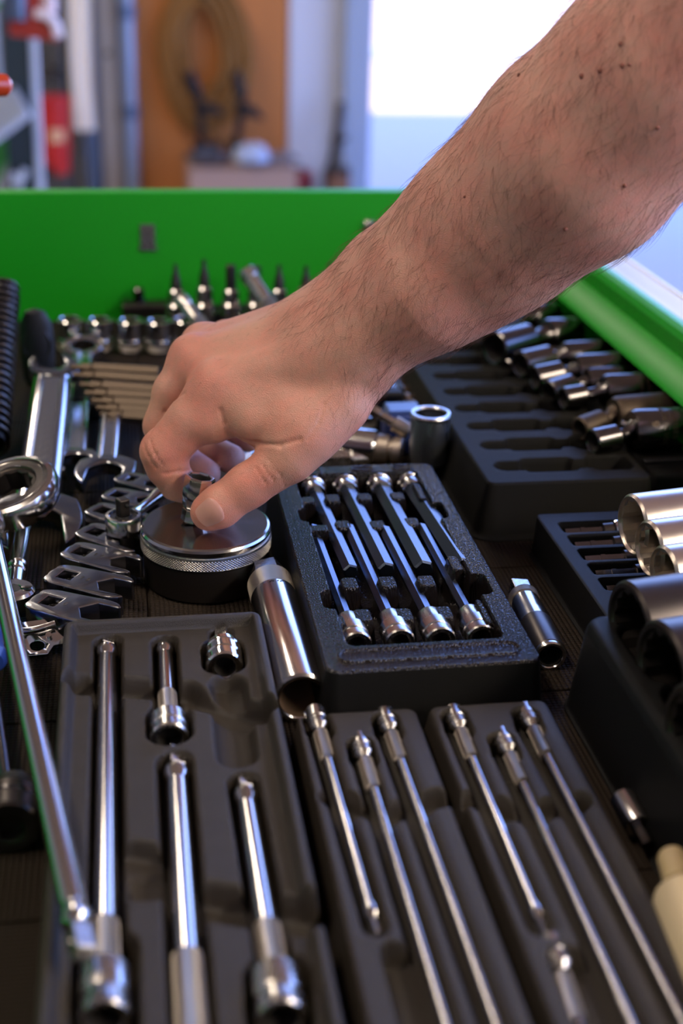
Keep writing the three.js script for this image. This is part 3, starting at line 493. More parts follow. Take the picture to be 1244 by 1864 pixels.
tray('hex_bit_tray', 'glossy black pebbled tray holding eight long hex bits', { x0: 7.75, x1: 17.55, z0: -72.6, z1: -49, top: 3, rad: 0.6, cell: 0.065, edge: 0.12, flare: 0.35,
  field: (x, z, e) => {
    let h = 3;
    h = dig(h, sdBox(x, z, 9.15, 16.25, -71.3, -51.3, 0.3), 1.05, 0.13);
    // channels biting into the rim, tabs standing out of it
    for (const q of [[8.75, 9.6, -66.5, -64.9], [8.6, 9.5, -56.6, -54.9], [15.8, 16.75, -66.6, -64.6], [15.9, 16.9, -57.6, -55.6]]) h = dig(h, sdBox(x, z, ...q, 0.3), 1.05, 0.13);
    for (const q of [[9.0, 9.9, -68.4, -67.3], [9.0, 10.1, -64.5, -63.5], [9.0, 9.4, -54.3, -53.2], [15.7, 16.3, -69.8, -67.2], [15.5, 16.3, -60.0, -58.2], [15.8, 16.3, -55.2, -52.6]]) h = rise(h, sdBox(x, z, ...q, 0.3), 2.95, 0.13);
    // free-standing pegs between the bits
    for (const [px, pz] of [[10.89, -68.31], [12.74, -68.29], [14.66, -68.27], [10.93, -64.67], [12.82, -64.49], [14.76, -64.66]]) h = rise(h, sdBox(x, z, px - 0.52, px + 0.52, pz - 0.62, pz + 0.62, 0.3), 2.8, 0.15);
    for (const [px, pz] of [[10.18, -57.74], [12.09, -57.67], [14.07, -57.58], [10.27, -54.39], [12.24, -54.24], [14.18, -54.26]]) h = rise(h, sdBox(x, z, px - 0.55, px + 0.55, pz - 0.72, pz + 0.72, 0.35), 2.8, 0.17);
    // oval moulding on the near rim, size marks on the far rim
    h += 0.09 * smooth(0.1, 0.02, Math.abs(sdBox(x, z, 8.5, 16.8, -50.75, -49.75, 0.48)));
    for (const [u0, u1, r] of [[9.9, 10.0, 0.05], [10.6, 10.7, 0.05], [12.6, 13.9, 0.2], [15.1, 16.2, 0.2]]) h += 0.09 * smooth(0.08, 0.02, Math.abs(sdBox(x, z, u0, u1, -72.25, -71.65, r)));
    return h;
  } }, M.trayGloss, M.trayBlack);

function rodTray(label, x0, x1, chans, heads, cross, lower) {
  tray('rod_tray', label, { x0, x1, z0: -47.5, z1: -24, top: 2, rad: 0.5, cell: 0.06, edge: 0.3, flare: 0.3,
    field: (x, z, e) => {
      let h = 2;
      for (const q of chans) { const d = sdCap(x, z, ...q); h = dig(h, d, 0.95, 0.16); h -= 0.16 * smooth(0.5, 0, d) * smooth(-0.1, 0.1, d); }
      h = pk(heads, x, z, h, 0.9, 0.1);
      for (const q of cross) h = dig(h, sdCap(x, z, ...q), 1.0, 0.2);
      for (const q of lower) h = dig(h, sdBox(x, z, ...q), 0.9, 0.14);
      return e < 0.12 ? Math.max(h, 1.2) : h;
    } }, M.trayGrey);
}
rodTray('grey moulded tray with three slim extension rods, in the bottom middle', 6.2, 11.45,
  [[7, -46.06, 7.32, -34.34, 0.36], [8.54, -43.89, 8.66, -29.3, 0.36], [9.89, -45.53, 10.17, -29.1, 0.36]],
  [[7.02, -47.11, 7.1, -46.14, 0.55], [8.57, -44.87, 8.58, -43.89, 0.55], [9.94, -46.65, 9.94, -45.64, 0.55]],
  [[6.99, -41.67, 8.74, -40.31, 0.5], [8.74, -40.31, 11.04, -41.01, 0.5]], [[7.3, 8.55, -33.4, -23, 0.4]]);
rodTray('grey moulded tray with four slim extension rods, in the bottom right', 11.95, 17.3,
  [[12.85, -45.39, 12.92, -33.64, 0.36], [14.38, -43.4, 14.46, -28.55, 0.36], [15.9, -45.25, 16.15, -28.33, 0.36]],
  [[12.93, -46.52, 12.94, -45.46, 0.55], [14.5, -44.5, 14.48, -43.59, 0.55], [16.03, -46.3, 15.98, -45.28, 0.55]],
  [[12.49, -40.83, 14.16, -39.59, 0.5], [14.16, -39.59, 16.33, -40.2, 0.5]], [[12.75, 14.2, -32.4, -23, 0.4]]);

tray('socket_tray', 'deep charcoal tray of empty slots under the forearm', { x0: 20.05, x1: 30.1, z0: -112, z1: -68.3, top: 3.3, rad: 0.5, cell: 0.1, edge: 0.14, flare: 0.75, lip: 0.25,
  field: (x, z, e) => {
    let h = 3.3;
    for (let k = 0; k < 11; k++) {
      const zc = -70.9 - 3.42 * k;
      h = dig(h, sdBox(x, z, 21.2, 23.6, zc - 0.62, zc + 0.62, 0.55), 2.2, 0.12);
      h = dig(h, sdBox(x, z, 22.9, 26.1, zc - 1.0, zc + 1.0, 0.4), 1.7 + 0.7 * Math.pow((z - zc) / 1.0, 2), 0.12);
      h = rise(h, sdBox(x, z, 23.15, 23.4, zc - 0.9, zc + 0.9, 0.1), 2.6, 0.08);
      h = dig(h, sdBox(x, z, 25.9, 27.4, zc - 0.6, zc + 0.6, 0.3), 2.3, 0.12);
      h = dig(h, sdBox(x, z, 27.1, 29.5, zc - 1.05, zc + 1.05, 0.5), 1.6 + 0.7 * Math.pow((z - zc) / 1.0, 2), 0.12);
    }
    return h;
  } }, M.trayDark);
tray('bit_tray', 'small black tray of short bit sockets beside the deep charcoal tray', { x0: 22.15, x1: 32, z0: -65.6, z1: -52.4, top: 2.5, rad: 0.35, cell: 0.08, edge: 0.08, flare: 0.12, lip: 0.12,
  field: (x, z, e) => { let h = 2.5; for (let k = 0; k < 5; k++) { const zc = -63.7 + 1.72 * k; h = dig(h, sdBox(x, z, 23.1, 31.2, zc - 0.62, zc + 0.62, 0.2), 1.5, 0.08); } return h; } }, M.trayBlack);
tray('impact_socket_tray', 'tall black tray with rounded corner holding big dark impact sockets, right edge', { x0: 19.55, x1: 35, z0: -50.2, z1: -20, top: 4.6, rad: 1.0, cell: 0.14, edge: 0.5, flare: 0.5, lip: 0.1,
  field: (x, z, e) => { let h = 4.6; for (let k = 0; k < 5; k++) { const zc = -46.6 + 5.2 * k; h = dig(h, sdBox(x, z, 20.9, 34, zc - 2.4, zc + 2.4, 0.8), 3.2 - 1.0 * Math.sqrt(Math.max(0, 1 - ((z - zc) / 2.4) ** 2)), 0.3); } return h; } }, M.trayBlack);

// ================================================================ tools
const dirOf = (a, b) => b.clone().sub(a).normalize();
// a child whose +y runs from A towards B (cm, drawer frame), inside thing t
function along(t, name, geo, mat, A, B, spin = 0) { const m = part(name, geo, mat, t); const o = W(A.x, A.y, A.z).sub(t.position); m.position.copy(o); aim(m, B.clone().sub(A), spin); return m; }
const ball = (r, x, y, z, s = 14) => { const g = new THREE.SphereGeometry(r, s, s); g.translate(x, y, z); return g; };
// hollow socket profile from mouth (y = 0) to shoulder (y = l)
const mouth = (r, l, hole = 0.7, groove = false) => [[0.001, l * 0.6], [r * hole, l * 0.6], [r * hole, 0.06], [r * (hole + 0.06), 0], [r - 0.08, 0], [r, 0.08], ...(groove ? [[r, l * 0.3], [r * 0.95, l * 0.34], [r * 0.95, l * 0.42], [r, l * 0.46]] : []), [r, l - 0.1], [r - 0.08, l], [0.001, l]];

// spin about A-B that turns the local direction n0 to look up, leaning right by tilt
function flatSpin(A, B, tilt, n0 = V(0, 0, 1)) { const ax = dirOf(A, B), f = n0.clone().applyQuaternion(new THREE.Quaternion().setFromUnitVectors(V(0, 1, 0), ax)), want = V(Math.sin(tilt), Math.cos(tilt), 0); want.addScaledVector(ax, -want.dot(ax)).normalize(); return Math.atan2(f.clone().cross(want).dot(ax), f.dot(want)); }
const font = await new FontLoader().loadAsync('fonts/droid/droid_sans_bold.typeface.json');
// raised print bent round a cylinder of radius r: reads along the circumference (round = true) or along the axis
function print(t, text, size, r, y0, want, A, B, mat, round = true) {
  const g = new TextGeometry(text, { font, size, depth: 0.02, curveSegments: 3, bevelEnabled: false }), p = g.attributes.position; g.computeBoundingBox(); const a0 = round ? -g.boundingBox.max.x / 2 / r : 0;
  const ax = dirOf(A, B), f = V(0, 0, 1).applyQuaternion(new THREE.Quaternion().setFromUnitVectors(V(0, 1, 0), ax)), w = want.clone().addScaledVector(ax, -want.dot(ax)).normalize(), spin = Math.atan2(f.clone().cross(w).dot(ax), f.dot(w));
  for (let i = 0; i < p.count; i++) { const u = p.getX(i), v = p.getY(i), q = r + p.getZ(i) - 0.008, th = a0 + (round ? u : v) / r, y = y0 + (round ? v : u); p.setXYZ(i, Math.sin(th) * q, y, Math.cos(th) * q); }
  g.computeVertexNormals(); return along(t, 'lettering', g, mat, A, B, spin);
}
// the dark inside of a socket's mouth
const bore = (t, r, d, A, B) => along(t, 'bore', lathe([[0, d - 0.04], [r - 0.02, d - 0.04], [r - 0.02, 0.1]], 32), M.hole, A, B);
// extension bar: A = tip of the square drive, B = mouth of the socket end
function extension(label, group, A, B, o, name = 'extension_bar') {
  const { r, rs, ls = 1.6, k, dr = r * 1.15, mat = M.chrome, wob = true, spin = 0.4 } = o, L = A.distanceTo(B), t = thing(name, label, 'extension bar', B, group), mid = B;
  const ld = dr * 2.1, ls2 = o.mouthOut ? 0 : ls, top = L - ld - 0.25;
  if (!o.mouthOut) { along(t, 'socket_end', lathe(mouth(rs, ls, 0.66, true), 40), M.satin, B, A); bore(t, rs * 0.66, ls * 0.6, B, A); }
  if (k) along(t, 'knurled_grip', lathe([[r * 0.9, k[0]], [r * 1.16, k[0] + 0.06], [r * 1.16, k[1] - 0.06], [r * 0.9, k[1]]], 32), M.knurl, B, A);
  along(t, 'shaft', lathe([[0, ls2 ? ls - 0.05 : 0], [ls2 ? rs * 0.8 : r, ls2 ? ls - 0.05 : 0.02], [ls2 ? r * 1.1 : r, ls2 ? ls + 0.35 : 0.05], [r, ls2 ? ls + 0.6 : 0.1], [r, top - 1.1], [r * 0.92, top - 0.9], [r * 0.92, top - 0.75], [r * 1.1, top - 0.55], [r * 1.12, top - 0.12], [r * 0.95, top], [r * 0.62, top + 0.1], [r * 0.6, top + 0.3], [0, top + 0.3]], 40), mat, B, A);
  const sq = new RoundedBoxGeometry(dr * 1.22, ld, dr * 1.22, 2, 0.07); sq.translate(0, L - ld / 2, 0);
  const d = along(t, 'square_drive', sq, M.satin, B, A, flatSpin(B, A, spin));
  part('detent_ball', ball(dr * 0.2, dr * 0.6, L - ld * 0.45, 0), M.mirror, d);
  return t;
}
const extG = 'chrome extension bars in the grey trays';
extension('longest thick chrome extension bar, in the left slot of the worn grey tray', extG, V(-1.82, 1.5, -55.92), V(-1.73, 1.7, -31.42), { r: 0.43, rs: 0.84, ls: 2.1, k: [2.4, 4.4] });
extension('short chrome extension bar at the top of the worn grey tray', extG, V(0.88, 1.45, -55.82), V(0.82, 1.55, -46.8), { r: 0.36, rs: 0.82, ls: 1.5, k: [1.7, 3.6] });
extension('thick chrome extension bar in the middle slot of the worn grey tray', extG, V(1.02, 1.5, -45.96), V(0.92, 1.6, -28.38), { r: 0.47, rs: 0.84, ls: 1, k: [1.4, 5.6] });
extension('thick chrome extension bar with socket end in the right slot of the worn grey tray', extG, V(3.62, 1.5, -44.04), V(3.71, 1.7, -30.72), { r: 0.42, rs: 0.84, ls: 2.0, k: [2.3, 4.3] });
extension('long heavy chrome bar lying across the left rim of the worn grey tray', extG, V(-2.32, 3.1, -32.85), V(-8.17, 3.3, -66.43), { r: 0.46, rs: 0.84, ls: 1.6, dr: 0.55 }, 'breaker_bar');
{
  const A = V(3.66, 1.7, -55.94), B = V(3.52, 1.6, -52.21), t = thing('drive_adapter', 'stubby chrome drive adapter in the worn grey tray', 'adapter', B);
  along(t, 'socket_end', lathe([[0.001, 0.9], [0.5, 0.9], [0.5, 0.05], [0.56, 0], [0.78, 0], [0.86, 0.1], [0.86, 0.55], [0.81, 0.6], [0.81, 0.72], [0.86, 0.78], [0.86, 1.2], [0.81, 1.25], [0.81, 1.36], [0.85, 1.42], [0.8, 1.75], [0.5, 1.85], [0, 1.85]], 44), M.mirror, B, A);
  const L = A.distanceTo(B), sq = new RoundedBoxGeometry(0.62, 1.0, 0.62, 2, 0.06); sq.translate(0, 2.65, 0); bore(t, 0.5, 0.9, B, A);
  const d = along(t, 'square_drive', sq, M.satin, B, A, flatSpin(B, A, -0.35)); part('detent_pin', cyl(0.05, 0.05, 0, 0.5, 8).translate(0.1, 3.1, 0), M.mirror, d);
}
// slim rods
const slimG = 'slim extension rods in the two narrow grey trays', slim = { r: 0.235, rs: 0.42, ls: 1.15, dr: 0.26 };
function slimRod(label, A, B) { // A = socket-like head at the far end, B = near end
  const t = thing('extension_rod', label, 'extension rod', B, slimG), L = A.distanceTo(B);
  along(t, 'socket_end', lathe([[0.001, L - 0.5], [0.24, L - 0.5], [0.24, L - 0.03], [0.42, L], [0.46, L - 0.06], [0.46, L - 0.72], [0.42, L - 0.76], [0.42, L - 0.84], [0.46, L - 0.9], [0.44, L - 1.25], [0.26, L - 1.5], [0.001, L - 1.5]], 36), M.satin, B, A);
  along(t, 'knurled_grip', lathe([[0.26, L - 1.62], [0.32, L - 1.66], [0.32, L - 3.5], [0.24, L - 3.6]], 28), M.knurl, B, A);
  along(t, 'shaft', lathe([[0, 0.75], [0.16, 0.75], [0.3, 0.95], [0.31, 1.3], [0.22, 1.6], [0.225, L - 3.5], [0.24, L - 1.5], [0, L - 1.5]], 32), M.chrome, B, A);
  const sq = new RoundedBoxGeometry(0.34, 0.8, 0.34, 2, 0.04); sq.translate(0, 0.4, 0); const d = along(t, 'square_drive', sq, M.satin, B, A, 0.5); part('detent_ball', ball(0.07, 0.16, 0.35, 0), M.mirror, d);
}
slimRod('slim extension rod in the left slot of the middle narrow tray', V(7.13, 1.55, -48.18), V(7.43, 1.4, -34.36));
slimRod('slim extension rod in the middle slot of the middle narrow tray', V(8.69, 1.55, -45.93), V(8.88, 1.4, -28.13));
slimRod('slim extension rod in the right slot of the middle narrow tray', V(10.11, 1.55, -47.71), V(10.46, 1.4, -27.92));
slimRod('slim extension rod at the far left of the right narrow tray', V(13.13, 1.55, -47.55), V(13.18, 1.4, -33.59));
slimRod('short-headed slim rod at the bottom left of the right narrow tray', V(13.2, 1.55, -33.26), V(12.69, 1.4, -24.9));
slimRod('slim extension rod in the middle slot of the right narrow tray', V(14.76, 1.55, -45.6), V(14.71, 1.4, -27.37));
slimRod('slim extension rod in the right slot of the right narrow tray', V(16.28, 1.55, -47.36), V(16.35, 1.4, -27.15));

// eight long hex bits
function hexBit(label, H, E, w, rh, tilt = 0.3) { // H = centre of the socket's open end, E = tip of the hexagon shaft
  const t = thing('hex_bit', label, 'hex bit', H, 'long hex bits in the glossy black tray'), L = H.distanceTo(E);
  along(t, 'socket_head', lathe([[0.001, 1.0], [0.46, 1.0], [0.46, 0.05], [0.52, 0], [rh - 0.06, 0], [rh, 0.08], [rh, 0.5], [rh - 0.05, 0.54], [rh - 0.05, 0.64], [rh, 0.68], [rh, 1.3], [rh * 0.86, 1.38], [rh * 0.86, 2.2], [rh * 0.8, 2.3], [0, 2.3]], 44), M.satin, H, E); bore(t, 0.46, 0.9, H, E);
  // one flat of the shaft looks up and a little to the right
  const axis = dirOf(H, E), q0 = new THREE.Quaternion().setFromUnitVectors(V(0, 1, 0), axis), f0 = V(Math.sin(Math.PI / 6), 0, Math.cos(Math.PI / 6)).applyQuaternion(q0), want = V(Math.sin(tilt), Math.cos(tilt), 0); want.addScaledVector(axis, -want.dot(axis)).normalize();
  const spin = Math.atan2(f0.clone().cross(want).dot(axis), f0.dot(want));
  const g = new THREE.CylinderGeometry(w / 2 * 1.1547, w / 2 * 1.1547, L - 2.1, 6, 1); g.translate(0, 2.1 + (L - 2.1) / 2, 0);
  along(t, 'hex_shaft', [crease(g, 0.3), crease(new THREE.CylinderGeometry(w * 0.46, w / 2 * 1.1547, 0.1, 6).translate(0, L + 0.05, 0), 0.3)], M.oxide, H, E, spin);
}
const hb = [
  ['first long hex bit of the far-headed four, at the left', V(10.11, 2.15, -72.34), V(10.54, 2.5, -59.55), 0.74, 0.76],
  ['second long hex bit of the far-headed four, counted from the left', V(12.07, 2.15, -72.5), V(12.39, 2.5, -59.49), 0.84, 0.78],
  ['third long hex bit of the far-headed four, counted from the left', V(14.13, 2.15, -72.49), V(14.34, 2.5, -59.41), 0.94, 0.78],
  ['thickest long hex bit, far-headed, at the right end', V(15.95, 2.15, -72.41), V(16.41, 2.5, -59.39), 1.04, 0.78],
  ['first long hex bit of the near-headed four, at the left', V(9.71, 2.15, -52.59), V(9.3, 2.5, -64.91), 0.52, 0.74],
  ['second long hex bit of the near-headed four, counted from the left', V(11.78, 2.15, -52.62), V(11.25, 2.5, -64.72), 0.56, 0.74],
  ['third long hex bit of the near-headed four, counted from the left', V(13.71, 2.15, -52.56), V(13.16, 2.5, -64.24), 0.60, 0.76],
  ['fourth long hex bit of the near-headed four, dull dark shaft at the right', V(15.69, 2.15, -52.61), V(15.27, 2.5, -64.47), 0.5, 0.74]];
for (const a of hb) hexBit(...a);

// knurled chrome lid-like tool with the hand's small socket standing on it
{
  const c = V(3.44, 3.3, -64.6), t = thing('knurled_disc', 'round knurled chrome disc on a dark ring, under the fingertips', 'disc', V(c.x, 0, c.z));
  part('base_ring', lathe([[0, 0.02], [3.1, 0.02], [3.35, 0.15], [3.4, 1.9], [3.2, 2.0], [0, 2.0]], 64), M.gunDark, t);
  part('knurled_band', lathe([[3.1, 2.0], [3.46, 2.02], [3.52, 2.08], [3.52, 2.62], [3.46, 2.7], [3.1, 2.7]], 96), M.knurlFine, t);
  part('top_plate', lathe([[0, 3.28], [2.0, 3.25], [3.05, 3.22], [3.3, 3.24], [3.42, 3.18], [3.5, 3.06], [3.5, 2.94], [3.36, 2.86], [3.36, 2.7], [0, 2.7]], 96), std({ color: rgb(0.36, 0.35, 0.345), metalness: 1, roughness: 0.22, roughnessMap: rep(T.smudge, 3, 1) }), t);
  const b = V(2.71, 3.01, -64.8); b.y = 3.28; const a = V(3.18, 5.61, -64.91);
  const s = thing('small_socket', 'small dark-mouthed chrome socket held between thumb and finger', 'socket', b);
  along(s, 'body', lathe([[0, 0], [0.56, 0], [0.64, 0.08], [0.64, 0.7], [0.6, 0.75], [0.6, 0.82], [0.7, 0.95], [0.80, 1.6], [0.82, 2.5], [0.76, 2.6], [0.66, 2.6], [0.62, 2.5], [0.62, 0.8], [0, 0.8]], 8), M.mirror, b, a);
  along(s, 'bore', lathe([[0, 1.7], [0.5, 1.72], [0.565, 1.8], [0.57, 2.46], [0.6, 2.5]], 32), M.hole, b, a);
}
// long spark-plug socket
{
  const A = V(6.47, 1.35, -62), B = V(6.75, 1.3, -49.69), t = thing('deep_socket', 'long chrome tube socket with knurled band, between the trays', 'socket', B), L = A.distanceTo(B);
  along(t, 'tube', lathe([[0.001, 6], [0.98, 6], [0.98, 0.1], [1.05, 0.02], [1.16, 0], [1.28, 0.1], [1.27, 0.5], [1.22, L - 3.3], [1.18, L - 2.9], [0, L - 2.9]], 56), M.chrome, B, A);
  along(t, 'knurled_band', lathe([[1.1, L - 2.95], [1.19, L - 2.88], [1.19, L - 1.3], [1.1, L - 1.2]], 48), std({ color: rgb(0.5, 0.45, 0.37), metalness: 1, roughness: 0.35, bumpMap: rep(T.knurl, 44, 30), bumpScale: 0.0007 }), B, A);
  print(t, '5/8', 0.4, 1.205, 3.1, V(0.1, 1, 0.2), A, B, M.gunDark);
  const hx = new THREE.CylinderGeometry(1.02, 1.16, 1.4, 6); hx.translate(0, L - 0.7, 0); along(t, 'hex_end', crease(hx, 0.3), M.satin, B, A, 0.35);
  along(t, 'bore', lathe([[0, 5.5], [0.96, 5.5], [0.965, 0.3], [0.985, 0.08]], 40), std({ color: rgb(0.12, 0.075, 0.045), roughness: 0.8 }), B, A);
}
// small chrome knurled socket right of the hex tray
{
  const A = V(19.74, 0.8, -60.16), B = V(19.31, 0.75, -52.91), t = thing('drive_socket', 'small chrome socket with dark mouth beside the glossy black tray', 'socket', B), L = A.distanceTo(B);
  along(t, 'body', lathe([[0.001, 1.6], [0.58, 1.6], [0.58, 0.06], [0.62, 0], [0.74, 0], [0.8, 0.1], [0.8, L - 3.4], [0.78, L - 3.3], [0.74, L - 1.7], [0, L - 1.7]], 44), M.chrome, B, A); bore(t, 0.58, 1.5, B, A);
  along(t, 'lower_sleeve', lathe([[0.80, 0.25], [0.83, 0.3], [0.83, L * 0.42], [0.80, L * 0.44]], 44), M.gunDark, B, A);
  along(t, 'knurled_band', lathe([[0.7, L - 1.75], [0.8, L - 1.7], [0.8, L - 1.2], [0.7, L - 1.1]], 40), M.knurl, B, A);
  const sq = new RoundedBoxGeometry(0.95, 1.3, 0.95, 2, 0.07); sq.translate(0, L - 0.6, 0); along(t, 'square_drive', sq, M.satin, B, A, flatSpin(B, A, 0.1));
}
// universal-joint impact sockets in the deep tray
function ujoint(label, B1, B2, T1, T2, rb, rt, mat, text) { // B1-B2: drive cylinder from joint to end; T1: mouth of the socket, T2: its neck
  const t = thing('swivel_socket', label, 'socket', B2, 'dark swivel sockets lying beside the deep charcoal tray'), L = B1.distanceTo(B2), l = T1.distanceTo(T2);
  along(t, 'drive_end', lathe([[0.001, 0.5], [0.5, 0.5], [0.5, 0], [rb - 0.2, 0], [rb - 0.14, 0.12], [rb - 0.14, 0.42], [rb - 0.02, 0.46], [rb, 0.55], [rb, L - 0.3], [rb - 0.14, L], [rb * 0.55, L], [rb * 0.5, L - 0.5], [0, L - 0.5]], 48), mat, B2, B1);
  along(t, 'socket_end', lathe([[0.001, l * 0.55], [rt * 0.66, l * 0.55], [rt * 0.66, 0.06], [rt * 0.74, 0], [rt - 0.1, 0], [rt, 0.1], [rt, l - 0.3], [rt * 0.7, l], [0, l]], 40), mat, T1, T2); bore(t, rt * 0.66, l * 0.5, T1, T2);
  const n = T2.distanceTo(B1), g = lathe([[rt * 0.75, -0.35], [rt * 0.58, 0.1], [rt * 0.5, n * 0.5], [rt * 0.62, n], [rt * 0.8, n + 0.5], [0, n + 0.5]], 32); along(t, 'joint_yoke', g, mat, T2, B1);
  if (text) for (const [str, size, y] of text) print(t, str, size, rb, L - y - size / 2, V(0, 0.6, 0.8), B1, B2, M.brown);
  along(t, 'joint_pin', cyl(0.2, 0.2, -rb * 0.98, rb * 0.98, 14).rotateX(0.5), M.satin, B1.clone().lerp(B2, 0.18), B2, 0.7);
}
const uj = [
  ['nearest dark swivel socket, its thick drive end towards the right edge', V(30.51, 4.3, -73.51), V(34.1, 4.3, -73.7), V(27.73, 3.9, -72.69), V(29.68, 4, -73.21), 1.35, 0.87],
  ['brownish swivel socket just behind the nearest one', V(30.54, 4.2, -76.8), V(34.76, 4.2, -77.51), V(27.87, 3.7, -75.52), V(29.81, 3.9, -76.44), 1.15, 0.81],
  ['third dark swivel socket from the front, with a small square mouth', V(31.28, 4.3, -81.03), V(35.27, 4.3, -81.41), V(28.4, 3.9, -80.72), V(30.17, 4, -81.08), 1.15, 0.84],
  ['fourth swivel socket from the front, mostly hidden behind the third', V(31.07, 3.9, -83.97), V(35.34, 3.9, -84.74), V(27.95, 3.7, -82.57), V(30.12, 3.8, -83.75), 1.05, 0.90],
  ['fifth swivel socket from the front, with a hole in its drive end', V(30.68, 4.3, -85.36), V(34.95, 4.3, -86.05), V(27.69, 3.9, -85.07), V(29.94, 4.1, -85.53), 1.19, 0.95],
  ['sixth swivel socket from the front, slim and dark', V(30.92, 4.3, -88.94), V(35.02, 4.3, -89.72), V(27.42, 4, -87.78), V(30.03, 4.1, -88.84), 1.01, 1.10],
  ['seventh swivel socket from the front, lying low', V(31.06, 3.3, -92.79), V(35.4, 3.3, -93.62), V(26.81, 3.2, -89.52), V(29.11, 3.3, -91.29), 0.85, 0.80],
  ['swivel socket with the widest mouth, below the forearm', V(30.88, 4.5, -93.28), V(33.81, 4.2, -94.97), V(26.17, 4.4, -90.56), V(29.43, 4.4, -92.42), 1.31, 1.40],
  ['ninth swivel socket from the front, close under the forearm', V(30.99, 4.5, -98.1), V(33.62, 4.2, -99.79), V(26.54, 4.3, -95.4), V(29.47, 4.4, -96.98), 1.19, 1.23],
  ['farthest swivel socket, half hidden by the forearm', V(31.58, 4.6, -102.1), V(33.71, 4.2, -103.62), V(27.13, 4.4, -99.48), V(30.13, 4.5, -101.05), 1.23, 1.23]];
uj.forEach((a, i) => ujoint(...a, i === 1 ? M.brown : M.gun, { 0: [['GLASSES', 0.36, 1.2], ['MADE IN USA', 0.32, 1.8], ['9', 0.5, 2.5]], 2: [['SOCKET', 0.34, 1.1], ['SAFETY', 0.3, 1.7]] }[i]));
{ const t = thing('socket_rail', 'black rail carrying the dark swivel sockets along the drawer side', 'rail', V(32.3, 0, -90)); part('bar', box(3.6, 3.1, 42, 0, 1.55, 0, 0.3), M.trayBlack, t); for (let k = 0; k < 10; k++) part('saddle', box(3.4, 0.3, 0.6, 0, 3.15, -19 + 4.2 * k, 0.1), M.black, t); }

// bits in the small black tray
for (let k = 0; k < 5; k++) {
  const z = -63.7 + 1.72 * k, t = thing('bit_socket', ['farthest short bit socket in the small black tray', 'second short bit socket from the back of the small black tray', 'middle short bit socket of the small black tray', 'fourth short bit socket from the back of the small black tray', 'nearest short bit socket in the small black tray'][k], 'bit socket', V(27, 2.15, z), 'short bit sockets in the small black tray');
  const A = V(23.2, 2.1, z), B = V(28.9, 2.2, z);
  along(t, 'socket_head', lathe([[0, 0], [0.55, 0], [0.6, 0.06], [0.6, 2.6], [0.56, 2.7], [0.48, 2.72], [0.46, 3.4], [0, 3.4]], 36), M.gunDark, B, A);
  along(t, 'chrome_ring', lathe([[0.58, 2.5], [0.63, 2.55], [0.63, 2.68], [0.58, 2.75]], 36), M.mirror, B, A);
  const g = new THREE.CylinderGeometry(0.3, 0.3, 2.2, 6); g.translate(0, 4.5, 0); along(t, 'hex_bit', [crease(g, 0.3), crease(new THREE.CylinderGeometry(0.34, 0.34, 0.25, 6).translate(0, 4.6, 0), 0.3)], M.gun, B, A, 0.52);
}
// big sockets at the right edge
function bigSocket(label, E, dir, r, L, hole, mat, group) {
  const t = thing('impact_socket', label, 'socket', E, group), B = E.clone().addScaledVector(dir, L);
  const pts = [[0.001, L * 0.5], [r * hole, L * 0.5], [r * hole, 0.15], [r * (hole + 0.05), 0], [r - 0.12, 0], [r, 0.14], [r, L - 0.4], [r - 0.12, L - 0.1], [r - 0.2, L], [0, L]];
  along(t, 'body', lathe(pts, 72), mat, E, B);
  // twelve-point mouth
  const s = new THREE.Shape(), h = new THREE.Path(); s.absarc(0, 0, r * hole + 0.02, 0, Math.PI * 2); for (let i = 0; i < 24; i++) { const a = i / 24 * Math.PI * 2, q = r * hole * (i % 2 ? 0.86 : 0.99); i ? h.lineTo(Math.cos(a) * q, Math.sin(a) * q) : h.moveTo(Math.cos(a) * q, Math.sin(a) * q); } h.closePath(); s.holes.push(h);
  along(t, 'points', crease(new THREE.ExtrudeGeometry(s, { depth: L * 0.45, bevelEnabled: false, curveSegments: 36 }).rotateX(-Math.PI / 2), 0.3), mat, E.clone().addScaledVector(dir, 0.15), B);
}
const brushed = std({ color: rgb(0.60, 0.53, 0.46), metalness: 1, roughness: 0.3, bumpMap: rep(T.brush, 1, 6), bumpScale: 0.00006 });
const bd = V(1, 0.03, -0.12).normalize();
const cg = 'big brushed chrome sockets at the right edge';
bigSocket('farthest of the big brushed chrome sockets at the right edge', V(24.52, 5.4, -57.49), bd, 1.62, 8, 0.84, brushed, cg);
bigSocket('middle one of the big brushed chrome sockets at the right edge', V(24.44, 5.3, -54.95), bd, 1.45, 8, 0.84, brushed, cg);
bigSocket('nearest of the big brushed chrome sockets at the right edge', V(24.32, 5.1, -52.63), bd, 1.4, 8, 0.84, brushed, cg);
const dg = 'big dark impact sockets in the tall black tray';
bigSocket('farther big dark impact socket in the tall black tray', V(20.79, 5.2, -47.7), bd, 2.05, 9, 0.8, M.gunDark, dg);
bigSocket('nearer big dark impact socket in the tall black tray', V(20.67, 5.3, -43.68), bd, 2.2, 9, 0.8, M.gunDark, dg);
bigSocket('big dark impact socket cut off by the right picture edge, nearest the camera', V(20.04, 5.3, -38.84), bd, 2.2, 9, 0.8, M.gunDark, dg);
{ const t = thing('socket_cradle', 'black cradle under the big brushed chrome sockets', 'cradle', V(29.4, 2.5, -55.6)); part('block', box(5.6, 1.0, 9.6, 0, 0.55, 0, 0.2), M.trayBlack, t); for (let k = 0; k < 4; k++) part('rib', box(5.2, 0.35, 0.5, 0, 1.15, -3.9 + 2.6 * k, 0.1), M.black, t); }

